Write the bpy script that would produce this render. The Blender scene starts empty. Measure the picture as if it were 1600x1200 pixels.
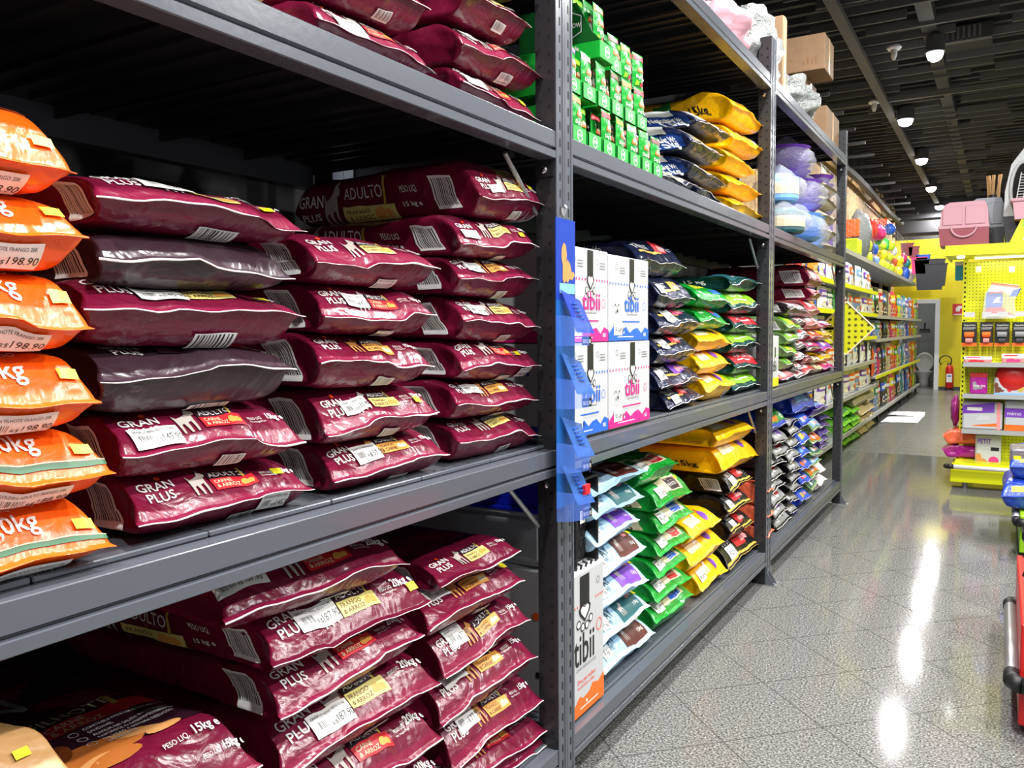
import bpy, math, random
from mathutils import Vector, Matrix, noise
C = bpy.context.scene
COL = C.collection
PI = math.pi
# ------------------------------------------------------------------ camera
CX, CZ, FPX, YAW, PITCH, ROLL = 1.158, 1.5, 1294.4, .5342, .0639, -.0083
cs, sn = math.cos, math.sin
FW = Vector((-sn(YAW)*cs(PITCH), cs(YAW)*cs(PITCH), -sn(PITCH)))
R0 = Vector((cs(YAW), sn(YAW), 0)); U0 = R0.cross(FW)
RT = R0*cs(ROLL)+U0*sn(ROLL); UP = -R0*sn(ROLL)+U0*cs(ROLL)
OC = Vector((CX, 0, CZ))
cam_data = bpy.data.cameras.new('camera'); cam = bpy.data.objects.new('camera', cam_data); COL.objects.link(cam)
cam_data.sensor_width = 36; cam_data.lens = 36*FPX/1600; cam_data.clip_start = .02; cam_data.clip_end = 200
m = Matrix((RT, UP, -FW)).transposed().to_4x4(); m.translation = OC
cam.matrix_world = m
C.camera = cam
def at(px, py, ax, val):
    """world point where the sight line of a photo pixel meets the plane axis=val"""
    d = FW+RT*((px-800)/FPX)-UP*((py-600)/FPX)
    k = (val-OC[ax])/d[ax]
    return OC+d*k
def X(px, py, v=-.05): return at(px, py, 0, v)
def Yp(px, py, v): return at(px, py, 1, v)
def Z(px, py, v=0): return at(px, py, 2, v)
# ------------------------------------------------------------------ world, exposure
w = bpy.data.worlds.new('shop_light'); C.world = w; w.use_nodes = True
w.node_tree.nodes['Background'].inputs[0].default_value = (.96, .98, 1, 1)
w.node_tree.nodes['Background'].inputs[1].default_value = .4
C.view_settings.view_transform = 'Standard'; C.view_settings.look = 'None'; C.view_settings.gamma = 1
C.view_settings.exposure = 0
C.view_settings.use_curve_mapping = False
LAMP_Z = 4.35
def lamp_light(x, y, z, power, size=.16):
    l = bpy.data.lights.new('lamp_light', 'AREA'); l.shape = 'DISK'; l.size = size; l.energy = power; l.color = (1, .985, .96)
    o = bpy.data.objects.new('lamp_light', l); COL.objects.link(o); o.location = (x, y, z)
    return o
# ------------------------------------------------------------------ materials
def lin(h):
    h = h.lstrip('#'); r = [int(h[i:i+2], 16)/255 for i in (0, 2, 4)]
    return tuple([(c/12.92 if c <= .04045 else ((c+.055)/1.055)**2.4) for c in r])+(1,)
MATS = {}
def mat(name, col, rough=.5, metal=0, bump=None, coat=0, alpha=1, trans=0, emit=None, var=None, spec=.5):
    if name in MATS: return MATS[name]
    m = bpy.data.materials.new(name); m.use_nodes = True; nt = m.node_tree; b = nt.nodes['Principled BSDF']
    b.inputs['Base Color'].default_value = lin(col) if isinstance(col, str) else col
    b.inputs['Roughness'].default_value = rough; b.inputs['Metallic'].default_value = metal
    b.inputs['Coat Weight'].default_value = coat; b.inputs['Alpha'].default_value = alpha
    b.inputs['Transmission Weight'].default_value = trans; b.inputs['Specular IOR Level'].default_value = spec
    if emit: b.inputs['Emission Color'].default_value = lin(col) if isinstance(col, str) else col; b.inputs['Emission Strength'].default_value = emit
    tc = nt.nodes.new('ShaderNodeTexCoord')
    if bump:   # list of (scale, distortion, strength, distance)
        prev = None
        for sc, di, st, dd in bump:
            n = nt.nodes.new('ShaderNodeTexNoise'); n.inputs['Scale'].default_value = sc; n.inputs['Detail'].default_value = 3
            n.inputs['Distortion'].default_value = di; nt.links.new(tc.outputs['Object'], n.inputs['Vector'])
            bp = nt.nodes.new('ShaderNodeBump'); bp.inputs['Strength'].default_value = st; bp.inputs['Distance'].default_value = dd
            nt.links.new(n.outputs['Fac'], bp.inputs['Height'])
            if prev: nt.links.new(prev.outputs[0], bp.inputs['Normal'])
            prev = bp
        nt.links.new(prev.outputs[0], b.inputs['Normal'])
    if var:    # (scale, amount)
        n = nt.nodes.new('ShaderNodeTexNoise'); n.inputs['Scale'].default_value = var[0]; n.inputs['Detail'].default_value = 4
        nt.links.new(tc.outputs['Object'], n.inputs['Vector'])
        mx = nt.nodes.new('ShaderNodeMix'); mx.data_type = 'RGBA'; mx.blend_type = 'MULTIPLY'; mx.inputs[0].default_value = var[1]
        mx.inputs[6].default_value = b.inputs['Base Color'].default_value
        nt.links.new(n.outputs['Color'] if len(var) > 2 else n.outputs['Fac'], mx.inputs[7]); nt.links.new(mx.outputs[2], b.inputs['Base Color'])
    MATS[name] = m; return m
FILM = [(6.5, 1., .5, .035), (21, 1.8, .22, .01)]
CRINK = [(22, 2.5, .9, .02), (60, 2, .6, .006)]
def film(name, col, rough=.27, b=FILM, **k): return mat(name, col, rough, bump=b, spec=.6, **k)
film('maroon', '#701232'); film('maroon_dark', '#4a0f2c'); film('plum', '#35222c', .3); film('orange', '#f4600c', .3); film('white_film', '#efe6e2', .35)
film('tan_film', '#b58a58', .4); film('navy', '#151c38', .22); film('navy_print', '#1d3a78', .22); film('yellow_film', '#fabe00', .3); film('green_film', '#0f8f2c', .26)
film('teal_film', '#0d3b38', .25); film('lime_film', '#6cc81c', .3); film('black_film', '#121214', .25); film('paleblue_film', '#a9cfe8', .35)
film('blue_film', '#1c40b4', .28); film('purple_film', '#4a2a9c', .28); film('magenta_film', '#a8188c', .28); film('silver_film', '#8f9096', .22, metal=.5)
film('sage_film', '#6b8a54', .33); film('rose_film', '#9c4a50', .33); film('cream_film', '#c8b48c', .36); film('coral_film', '#ee6a48', .34)
mat('silver_print', '#8d8a86', .28, .35, bump=CRINK)
mat('clear_wrap', '#d8dce4', .15, bump=CRINK, alpha=.26, spec=1)
mat('clear_thin', '#f4f8ff', .08, alpha=.22, spec=.8)
mat('white_bag', '#747876', .28, bump=CRINK)
for n, c in dict(white='#eeeeea', black='#161616', red='#cf1f2c', yellow='#f2e21a', paleyellow='#e8dc82', apricot='#e8a44a', cream='#e2d4ae', grey='#8c8c90',
                 ltgrey='#c6c6c8', fur='#b9afa8', brown='#6a3a22', tanfur='#c98c4c', orangedot='#f0481c', green='#2c8c3c', dkgreen='#1c5a34', skin='#d8a888', pink='#e23a80', lime='#8cd81c',
                 blue='#1f5fd0', sky='#7ab4ee', violet='#7a3cb8', choc='#58251f', teal='#155a60', dkplum='#2a0c1c', magenta='#e01880', gold='#c8a848', cyan='#36b0e0', ink='#3a3a40',
                 orangep='#f26a10', salmon='#e89090').items():
    mat('ink_'+n, c, .45)
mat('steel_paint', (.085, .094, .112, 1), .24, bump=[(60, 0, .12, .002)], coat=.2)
mat('steel_dark', (.016, .017, .02, 1), .42)  # near-black steel; on deck undersides it puts the shelf shade into the colour
mat('slot', '#050506', .9)
mat('chrome', '#d8d8d8', .2, 1)
mat('galv', '#a8aaac', .38, .7)
mat('back_black', '#0a0a0b', .9)
mat('cardboard', '#8c6e50', .8, var=(14, .35)); mat('tape', '#c9a878', .25); mat('card_edge', '#7c5a38', .8)
mat('carton_white', '#bcbec0', .42)
mat('ceil_black', (.022, .022, .025, 1), .8); mat('rib_dark', (.05, .05, .055, 1), .7); mat('batten', (.085, .085, .088, 1), .7)
mat('wall_yellow', '#d2c200', .55); mat('toilet_wall', '#7c8080', .6); mat('porcelain', '#dddddb', .15); mat('frame_white', '#e0e2e6', .4)
mat('lamp_glow', '#ffffff', emit=25); mat('cove_glow', '#fff6c0', emit=5)
mat('gondola_yellow', '#dde000', .4); mat('gondola_green', '#8cc414', .4); mat('gondola_red', '#c41c1c', .35)
mat('shelf_metal', '#b4b6b6', .35, .3); mat('rubber', '#141416', .5)
mat('crate_black', '#151517', .4); mat('crate_blue', '#0c1fae', .35); mat('tub_clear', '#b8bcc0', .2, alpha=.55)
mat('pink_shell', '#c494a0', .6, bump=[(200, 0, .2, .001)]); mat('rose_shell', '#8c3c48', .45); mat('grey_shell', '#8a9098', .6, bump=[(200, 0, .2, .001)])
mat('dark_shell', '#2a2c34', .5); mat('carrier_grey', '#b4b8b8', .45); mat('wood_stick', '#b08c5c', .7)
mat('seed', '#cbbd9e', .6, var=(160, .8)); mat('net_white', '#d4d0c4', .35, bump=CRINK, alpha=.55)
mat('banner_blue', '#1b3fa8', .25, alpha=.93); mat('banner_sky', '#1f62b0', .22, alpha=.85); mat('pocket', '#5a86f0', .1, alpha=.38, spec=.8)
mat('leaf_a', '#2440a8', .3, alpha=.75); mat('leaf_b', '#3a68b0', .3, alpha=.7)
mat('floor_paper', '#eeeef0', .7)
def osb():
    m = mat('osb', '#a88455', .75); nt = m.node_tree; b = nt.nodes['Principled BSDF']
    tc = nt.nodes.new('ShaderNodeTexCoord'); mp = nt.nodes.new('ShaderNodeMapping'); mp.inputs['Scale'].default_value = (1, 14, 34)
    v = nt.nodes.new('ShaderNodeTexVoronoi'); nt.links.new(tc.outputs['Object'], mp.inputs[0]); nt.links.new(mp.outputs[0], v.inputs['Vector']); v.inputs['Scale'].default_value = 1
    r = nt.nodes.new('ShaderNodeValToRGB'); r.color_ramp.elements[0].color = lin('#8a673c'); r.color_ramp.elements[1].color = lin('#c9a874')
    nt.links.new(v.outputs['Color'], r.inputs[0]); nt.links.new(r.outputs[0], b.inputs['Base Color'])
osb()
def mnode(nt, op, a, b=None, c=None):
    n = nt.nodes.new('ShaderNodeMath'); n.operation = op
    for i, v in enumerate((a, b, c)):
        if v is None: continue
        if isinstance(v, (int, float)): n.inputs[i].default_value = v
        else: nt.links.new(v, n.inputs[i])
    return n.outputs[0]
def tile_mat(name, cols, scale, joint, size, ang, off, rough, lw):
    m = mat(name, '#888888', rough); nt = m.node_tree; b = nt.nodes['Principled BSDF']
    tc = nt.nodes.new('ShaderNodeTexCoord'); s = nt.nodes.new('ShaderNodeSeparateXYZ'); nt.links.new(tc.outputs['Object'], s.inputs[0])
    x, y = s.outputs[0], s.outputs[1]
    c, q = math.cos(ang), math.sin(ang)
    u = mnode(nt, 'ADD', mnode(nt, 'MULTIPLY', x, c), mnode(nt, 'MULTIPLY', y, q)); v = mnode(nt, 'SUBTRACT', mnode(nt, 'MULTIPLY', y, c), mnode(nt, 'MULTIPLY', x, q))
    def line(t, o):
        f = mnode(nt, 'FRACT', mnode(nt, 'DIVIDE', mnode(nt, 'SUBTRACT', t, o), size)); d = mnode(nt, 'ABSOLUTE', mnode(nt, 'SUBTRACT', f, .5))
        return mnode(nt, 'GREATER_THAN', d, .5-lw/size/2)
    ln = mnode(nt, 'MAXIMUM', line(u, off[0]), line(v, off[1]))
    n = nt.nodes.new('ShaderNodeTexNoise'); n.inputs['Scale'].default_value = scale; n.inputs['Detail'].default_value = 5; n.inputs['Roughness'].default_value = .7
    nt.links.new(tc.outputs['Object'], n.inputs['Vector'])
    r = nt.nodes.new('ShaderNodeValToRGB'); e = r.color_ramp.elements; e[0].position = .36; e[1].position = .64
    e[0].color = lin(cols[0]); e[1].color = lin(cols[2]); k = e.new(.5); k.color = lin(cols[1])
    nt.links.new(n.outputs['Fac'], r.inputs[0])
    mx = nt.nodes.new('ShaderNodeMix'); mx.data_type = 'RGBA'; nt.links.new(ln, mx.inputs[0]); nt.links.new(r.outputs[0], mx.inputs[6]); mx.inputs[7].default_value = lin(joint)
    nt.links.new(mx.outputs[2], b.inputs['Base Color'])
    n2 = nt.nodes.new('ShaderNodeTexNoise'); n2.inputs['Scale'].default_value = 30; nt.links.new(tc.outputs['Object'], n2.inputs['Vector'])
    nt.links.new(mnode(nt, 'MULTIPLY_ADD', n2.outputs['Fac'], .04, rough-.02), b.inputs['Roughness'])
tile_mat('granite', ('#222223', '#656563', '#a09f9a'), 120, '#3a3a3a', .4143, PI/4, (3.11, 1.83), .085, .004)
MATS['granite'].node_tree.nodes['Principled BSDF'].inputs['Specular IOR Level'].default_value = .2
tile_mat('porcelain_tile', ('#63635f', '#6c6c68', '#767672'), 9, '#85857e', .62, 0, (.05, .3), .26, .007)
MATS['porcelain_tile'].node_tree.nodes['Principled BSDF'].inputs['Specular IOR Level'].default_value = .3
def peg_mat(name, col, sp=.025, r=.0035):
    m = mat(name, col, .4); nt = m.node_tree; b = nt.nodes['Principled BSDF']
    tc = nt.nodes.new('ShaderNodeTexCoord'); s = nt.nodes.new('ShaderNodeSeparateXYZ'); nt.links.new(tc.outputs['Object'], s.inputs[0])
    def d(t): return mnode(nt, 'MULTIPLY', mnode(nt, 'SUBTRACT', mnode(nt, 'FRACT', mnode(nt, 'DIVIDE', t, sp)), .5), sp)
    dist = mnode(nt, 'SQRT', mnode(nt, 'ADD', mnode(nt, 'POWER', d(mnode(nt, 'ADD', s.outputs[0], s.outputs[1])), 2), mnode(nt, 'POWER', d(s.outputs[2]), 2)))
    k = mnode(nt, 'LESS_THAN', dist, r)
    mx = nt.nodes.new('ShaderNodeMix'); mx.data_type = 'RGBA'; nt.links.new(k, mx.inputs[0]); mx.inputs[6].default_value = lin(col); mx.inputs[7].default_value = lin('#4a4a08')
    nt.links.new(mx.outputs[2], b.inputs['Base Color'])
peg_mat('peg_yellow', '#dde000', .03, .0045); peg_mat('peg_sign', '#b8b800', .05, .012)
# ------------------------------------------------------------------ mesh builder
class MB:
    def __init__(s): s.v = []; s.f = []; s.m = []
    def add(s, vs, fs, mt):
        o = len(s.v); s.v += [tuple(p) for p in vs]; s.f += [tuple(i+o for i in f) for f in fs]; s.m += [mt]*len(fs); return s
    def box(s, a, b, mt, bv=0):
        x0, y0, z0 = a; x1, y1, z1 = b
        if x0 > x1: x0, x1 = x1, x0
        if y0 > y1: y0, y1 = y1, y0
        if z0 > z1: z0, z1 = z1, z0
        if not bv:
            v = [(x, y, z) for x in (x0, x1) for y in (y0, y1) for z in (z0, z1)]
            return s.add(v, [(0, 1, 3, 2), (4, 6, 7, 5), (0, 4, 5, 1), (2, 3, 7, 6), (0, 2, 6, 4), (1, 5, 7, 3)], mt)
        bv = min(bv, (x1-x0)*.45, (y1-y0)*.45, (z1-z0)*.45)
        v = []; idx = {}
        for i in (0, 1):
            for j in (0, 1):
                for k in (0, 1):
                    cx, cy, cz = (x0, x1)[i], (y0, y1)[j], (z0, z1)[k]; sx, sy, sz = 1-2*i, 1-2*j, 1-2*k
                    for ax in range(3):
                        p = [cx+sx*bv, cy+sy*bv, cz+sz*bv]; p[ax] = (cx, cy, cz)[ax]; idx[i, j, k, ax] = len(v); v.append(tuple(p))
        f = []
        for ax in range(3):
            for e in (0, 1):
                q = []
                for a_, b_ in ((0, 0), (1, 0), (1, 1), (0, 1)):
                    t = [0, 0, 0]; t[ax] = e; t[(ax+1) % 3] = a_; t[(ax+2) % 3] = b_; q.append(idx[t[0], t[1], t[2], ax])
                f.append(tuple(q))
        for ax in range(3):
            o1, o2 = (ax+1) % 3, (ax+2) % 3
            for a_ in (0, 1):
                for b_ in (0, 1):
                    t0 = [0, 0, 0]; t0[o1] = a_; t0[o2] = b_; t1 = t0[:]; t1[ax] = 1
                    f.append((idx[t0[0], t0[1], t0[2], o1], idx[t1[0], t1[1], t1[2], o1], idx[t1[0], t1[1], t1[2], o2], idx[t0[0], t0[1], t0[2], o2]))
        for i in (0, 1):
            for j in (0, 1):
                for k in (0, 1): f.append(tuple(idx[i, j, k, a_] for a_ in range(3)))
        return s.add(v, f, mt)
    def cyl(s, a, b, r, mt, n=12, r2=None, cap=True):
        a, b = Vector(a), Vector(b); d = (b-a).normalized(); t = d.orthogonal().normalized(); u = d.cross(t); r2 = r if r2 is None else r2
        v = [a+(t*cs(2*PI*i/n)+u*sn(2*PI*i/n))*r for i in range(n)]+[b+(t*cs(2*PI*i/n)+u*sn(2*PI*i/n))*r2 for i in range(n)]
        f = [(i, (i+1) % n, n+(i+1) % n, n+i) for i in range(n)]
        if cap: f += [tuple(range(n))[::-1], tuple(range(n, 2*n))]
        return s.add(v, f, mt)
    def tube(s, pts, r, mt, n=8):
        for p, q in zip(pts, pts[1:]): s.cyl(p, q, r, mt, n)
        return s
    def lathe(s, prof, c, mt, n=20, ax=2):
        v = []
        for r, h in prof:
            for i in range(n):
                a = 2*PI*i/n; p = [cs(a)*r, sn(a)*r, h]
                if ax == 0: p = [h, p[0], p[1]]
                if ax == 1: p = [p[0], h, p[1]]
                v.append((p[0]+c[0], p[1]+c[1], p[2]+c[2]))
        k = len(prof); f = [(j*n+i, j*n+(i+1) % n, (j+1)*n+(i+1) % n, (j+1)*n+i) for j in range(k-1) for i in range(n)]
        f += [tuple(range(n))[::-1], tuple(range((k-1)*n, k*n))]
        return s.add(v, f, mt)
    def prism(s, poly, ax, a, b, mt):
        """poly = 2-D outline in the two other axes, extruded along ax from a to b"""
        n = len(poly); v = []
        for e in (a, b):
            for p, q in poly:
                v.append(((e, p, q), (p, e, q), (p, q, e))[ax])
        return s.add(v, [tuple(range(n))[::-1], tuple(range(n, 2*n))]+[(i, (i+1) % n, n+(i+1) % n, n+i) for i in range(n)], mt)
    def build(s, name, parent=None, loc=(0, 0, 0), smooth=False, rot=None, auto=False):
        me = bpy.data.meshes.new(name); me.from_pydata(s.v, [], s.f)
        names = list(dict.fromkeys(s.m)); ix = {n: i for i, n in enumerate(names)}
        for n in names: me.materials.append(MATS[n])
        me.polygons.foreach_set('material_index', [ix[n] for n in s.m])
        me.polygons.foreach_set('use_smooth', [bool(smooth)]*len(me.polygons))
        me.update()
        if auto:
            import bmesh
            bm = bmesh.new(); bm.from_mesh(me); bmesh.ops.recalc_face_normals(bm, faces=bm.faces)
            for e in bm.edges:
                if len(e.link_faces) == 2 and e.calc_face_angle(0) > .6: e.smooth = False
            for f in bm.faces: f.smooth = True
            bm.to_mesh(me); bm.free()
        o = bpy.data.objects.new(name, me); COL.objects.link(o); o.location = loc
        if rot: o.rotation_euler = rot
        if parent: o.parent = parent
        return o
LABELS = {}
def tag(o, label, cat, group=None, kind=None):
    o['label'] = label; o['category'] = cat
    n = len(label.split())
    if n > 16 or n < 4: print('LABEL LENGTH', n, label)
    if label in LABELS and not group: print('DUP LABEL', label)
    LABELS[label] = 1
    if group: o['group'] = group
    if kind: o['kind'] = kind
    return o
def empty(name, loc=(0, 0, 0), rot=(0, 0, 0)):
    o = bpy.data.objects.new(name, None); COL.objects.link(o); o.location = loc; o.rotation_euler = rot; o.empty_display_size = .05; return o
def struct(o): o['kind'] = 'structure'; return o
def copy_tree(o, parent=None):
    c = o.copy(); COL.objects.link(c)
    if parent: c.parent = parent
    for ch in list(o.children): copy_tree(ch, c)
    return c
# ------------------------------------------------------------------ text as flat mesh data
_T = {}
def text2d(s, bold=0):
    k = (s, bold)
    if k not in _T:
        cu = bpy.data.curves.new('t', 'FONT'); cu.body = s; cu.size = 1; cu.resolution_u = 2; cu.offset = bold; cu.fill_mode = 'FRONT'
        o = bpy.data.objects.new('t', cu); COL.objects.link(o)
        me = bpy.data.meshes.new_from_object(o)
        _T[k] = ([(v.co.x, v.co.y) for v in me.vertices], [tuple(p.vertices) for p in me.polygons])
        bpy.data.objects.remove(o); bpy.data.curves.remove(cu); bpy.data.meshes.remove(me)
    return _T[k]
DOG = [(0, 0), (.08, 0), (.1, .38), (.2, .42), (.28, 0), (.36, 0), (.36, .45), (.5, .5), (.52, 0), (.6, 0), (.62, .55), (.66, .78), (.78, .8), (.8, .9), (.66, 1), (.6, 1.12), (.52, 1.02), (.44, .84), (.2, .74), (.06, .7), (-.06, .86), (-.02, .6)]
PUP = [(0, .1), (.12, 0), (.3, .06), (.5, .02), (.62, .12), (.9, .1), (1.15, .22), (1.05, .3), (.85, .3), (.7, .5), (.45, .6), (.35, .5), (.4, .72), (.3, .95), (.1, 1), (-.08, .85), (-.1, .62), (.02, .45)]
MEAT = [(0, .1), (.2, 0), (.6, .05), (.9, 0), (1, .3), (.8, .5), (.6, .42), (.45, .62), (.2, .55), (.05, .35)]
CORN = [(0, 0), (.25, .05), (.3, .7), (.45, 1), (.28, .95), (.12, 1.05), (.05, .6)]
def art2d(el, s=1.):
    """one printed element -> list of (verts2d, faces, material)"""
    t = el[0]
    def grid(x0, b0, x1, b1, mt, st=.013):
        nx = max(1, int(abs(x1-x0)/st+.5)); nb = max(1, int(abs(b1-b0)/st+.5))
        v = [(x0+(x1-x0)*i/nx, b0+(b1-b0)*j/nb) for j in range(nb+1) for i in range(nx+1)]
        return (v, [(j*(nx+1)+i, j*(nx+1)+i+1, (j+1)*(nx+1)+i+1, (j+1)*(nx+1)+i) for j in range(nb) for i in range(nx)], mt)
    if t == 'r': return [grid(*el[1:6])]
    if t == 't':
        _, tx, x, b, size, mt = el[:6]; bold = el[6] if len(el) > 6 else 0; sq = el[7] if len(el) > 7 else 1
        v, f = text2d(tx, bold); return [([(x+p*size*sq, b+q*size) for p, q in v], f, mt)]
    if t == 'c':
        _, x, b, r, mt = el; n = 14
        return [([(x, b)]+[(x+r*cs(2*PI*i/n), b+r*sn(2*PI*i/n)) for i in range(n)], [(0, i+1, (i+1) % n+1) for i in range(n)], mt)]
    if t == 'ring':
        _, x, b, r, mt = el; n = 18
        v = [(x+q*cs(2*PI*i/n), b+q*sn(2*PI*i/n)) for q in (r, r*.86) for i in range(n)]
        return [(v, [(i, (i+1) % n, n+(i+1) % n, n+i) for i in range(n)], mt)]
    if t == 'p':
        _, pts, x, b, sx, sy, mt = el
        from mathutils.geometry import tessellate_polygon
        v = [(x+p*sx, b+q*sy) for p, q in pts]
        return [(v, [tuple(f) for f in tessellate_polygon([[Vector((a, c, 0)) for a, c in v]])], mt)]
    if t == 'bar':
        _, x0, b0, x1, b1 = el[:5]; out = [grid(x0, b0, x1, b1, 'ink_white')]; rr = random.Random(int(x0*9999)+7); x = x0+.08*(x1-x0); W_ = x1-x0; st = abs(W_)/24
        while x < x1-.08*W_:
            wd = st*rr.choice((.4, .6, 1.)); e = b0+(b1-b0)*.16
            out.append(([(x, e), (x+wd, e), (x+wd, b1-(b1-b0)*.06), (x, b1-(b1-b0)*.06)], [(0, 1, 2, 3)], 'ink_black')); x += wd+st*rr.choice((.8, 1.2, 1.7))
        return out
    if t == 'sticker':   # white price sticker with printed lines
        _, x, b, w_, h_, price, head = el; out = [grid(x, b, x+w_, b+h_, 'ink_white')]
        tw = max(p for p, _ in text2d(head)[0]); out += art2d(('t', head, x+w_*.06, b+h_*.73, h_*.2, 'ink_ink', 0, min(1, w_*.86/(tw*h_*.2)))); out += art2d(('bar', x+w_*.1, b+h_*.2, x+w_*.42, b+h_*.62))[1:]
        out += art2d(('t', 'R$', x+w_*.44, b+h_*.2, h_*.26, 'ink_ink')); out += art2d(('t', price, x+w_*.56, b+h_*.2, h_*.46, 'ink_black', 0, .8))
        return out
    return []
# ------------------------------------------------------------------ pillow bag with a sealed nose
def subdiv2(v, f, mx=.014, wy=1.):
    v = list(v); st = []; out = []; cache = {}
    for g in f:
        for i in range(1, len(g)-1): st.append((g[0], g[i], g[i+1]))
    while st:
        t = st.pop(); best = 0; k = 0
        for i in range(3):
            a, b = v[t[i]], v[t[(i+1) % 3]]; d = (a[0]-b[0])**2+((a[1]-b[1])*wy)**2
            if d > best: best = d; k = i
        if best <= mx*mx or len(out) > 6000: out.append(t); continue
        a, b, c = t[k], t[(k+1) % 3], t[(k+2) % 3]; e = (min(a, b), max(a, b))
        if e not in cache: cache[e] = len(v); v.append(((v[a][0]+v[b][0])/2, (v[a][1]+v[b][1])/2))
        m_ = cache[e]; st += [(a, m_, c), (m_, b, c)]
    return v, out
import numpy as np
_LAT = np.random.RandomState(5).uniform(-1, 1, (24, 24, 24))
def vnoise(p):
    i = np.floor(p).astype(int); f = p-i; f = f*f*(3-2*f); i %= 24; j = (i+1) % 24; r = 0
    for a in (0, 1):
        wx = f[:, 0] if a else 1-f[:, 0]; ix = j[:, 0] if a else i[:, 0]
        for b in (0, 1):
            wy = f[:, 1] if b else 1-f[:, 1]; iy = j[:, 1] if b else i[:, 1]
            for c in (0, 1):
                r = r+wx*wy*(f[:, 2] if c else 1-f[:, 2])*_LAT[ix, iy, j[:, 2] if c else i[:, 2]]
    return r
class Bag:
    """W x H x L sack lying flat; x=0 is the sealed nose, y its width, z up from what it lies on"""
    def __init__(s, W, H, L, d0u=.12, d0l=.07, zs=.5, n=5, pg=.14, seed=0, amp=1., wave=1., fin=.012, flare=1.03):
        s.W, s.H, s.L, s.du, s.dl, s.z, s.n, s.pg, s.fin, s.flare = W, H, L, d0u, d0l, zs*H, n, pg, fin, flare
        r = random.Random(seed); s.o = np.array([r.random()*20, r.random()*20, r.random()*20]); s.amp = amp*.0075; s.r = r
        s.ph = [r.random()*6.3 for _ in range(3)]; s.k0 = r.uniform(-.7, .7)*W/2; s.ka = r.choice((-1, 1))*r.uniform(.3, 1)*.009*wave; s.wa = .0042*wave
        s.sag = r.uniform(.2, 1)*.05*amp
        s.table = {}
        for sg in (1, -1):
            qs = np.linspace(0, 2, 41); p = s.S(np.full(41, PI/2*sg), qs, 0); d = np.sqrt(((p[1:]-p[:-1])**2).sum(1)); s.table[sg] = (np.concatenate([[0], np.cumsum(d)]), qs)
    def nq(s, q): return np.where(q < 1, s.n*2.1-s.n*1.1*np.minimum(1, q), s.n-(s.n-3.4)*np.clip((q-1)*3, 0, 1))
    def S(s, th, q, nz=1):
        th = np.asarray(th, float); k = np.maximum(0., np.asarray(q, float)); ss = np.sin(th); c = np.cos(th)
        k1 = np.minimum(k, 1); e = .62*k1+.38*(1-np.cos(k1*PI/2)); B = np.sin(k1*PI/2)**.92; k2 = np.maximum(0, k-1)
        xu = -s.du*e-k2*(s.L-s.du); xl = -s.dl*e-k2*(s.L-s.dl)
        B = np.where(k > 1.9, np.sqrt(np.maximum(0, 1-((k-1.9)/.1)**2*.98)), B)
        n = s.nq(k); ps = np.abs(ss)**(2/n); sz = ps*B; sc = np.abs(c)**(2/n)*np.sign(c)
        a = s.W/2*(s.flare-(s.flare-1)*np.minimum(1, k*1.4)); g = s.pg*(np.sin(PI*np.minimum(k, 1.7)/1.7)**1.2)
        y = a*sc*(1-g*np.exp(-(np.abs(ss)/.42)**2))
        wt = (1+np.sign(ss)*ps)/2; x = xu*wt+xl*(1-wt)
        z = s.z+np.where(ss >= 0, s.H-s.z, -s.z)*sz
        f = np.maximum(0, 1-k)**2
        z = z+f*(s.wa*np.sin(19*y+s.ph[0])+s.wa*.35*np.sin(61*y+s.ph[1])+s.ka*np.tanh((y-s.k0)/.012)-s.sag*y*y*4)
        if nz:
            p = np.stack([x, y, z], 1); b = .25+.75*B; at_ = np.where((ss < -.5) & (k > .6), .35, 1.)
            d = s.amp*(vnoise(p*9+s.o)*1.1+vnoise(p*26+s.o)*.5)*b*at_
            d = d+s.amp*.42*vnoise(np.stack([x*8, y*34, z*9], 1)+s.o)*np.clip((1.35-k)*2, 0, 1)*B**.5
            z = z+d*np.where(ss >= 0, 1, -.3); x = x+s.amp*vnoise(p*18+s.o*2)*.7*b; y = y+s.amp*vnoise(p*13+s.o*3)*.7*b
        return np.stack([x, y, z], 1)
    def off(s, th, q, off):
        p = s.S(th, q); e = .012
        p1 = s.S(th+e, q, 0)-s.S(th-e, q, 0); p2 = s.S(th, q+e, 0)-s.S(th, np.maximum(0, q-e), 0)
        nn = np.cross(p1, p2); ln = np.sqrt((nn**2).sum(1, keepdims=True)); nn = np.where(ln < 1e-12, [[0, 0, 1.]], nn/np.maximum(ln, 1e-12))
        ctr = np.stack([p[:, 0]-.04, p[:, 1]*0, p[:, 2]*0+s.z], 1); sg = np.sign(((p-ctr)*nn).sum(1, keepdims=True)); sg[sg == 0] = 1
        return p+nn*sg*off
    def map(s, y, b, off):
        """printed point: y across the width, b arc length from the seam (+ over the top, - under)"""
        y = np.asarray(y, float); b = np.asarray(b, float)
        q = np.where(b >= 0, np.interp(np.abs(b), *s.table[1]), np.interp(np.abs(b), *s.table[-1])); n = s.nq(q)
        a = s.W/2*(s.flare-(s.flare-1)*np.minimum(1, q*1.4)); t = np.minimum(.995, np.abs(y)/a); th = np.arccos(t**(n/2))
        th = np.where(y < 0, PI-th, th); th = np.where(b < 0, -th, th)
        return s.off(th, q, off)
    def mapside(s, x, zz, off):
        """printed point on the -y gusset: x = distance behind the nose (negative), zz = -1..1 height"""
        d = -np.asarray(x, float); zz = np.asarray(zz, float); q = np.where(d > s.du, 1+(d-s.du)/(s.L-s.du), d/s.du); n = s.nq(q)
        th = np.arcsin(np.minimum(.98, np.abs(zz))**(n/2)); th = np.where(zz >= 0, PI-th, -PI+th)
        return s.off(th, np.maximum(.05, q), off)
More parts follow.
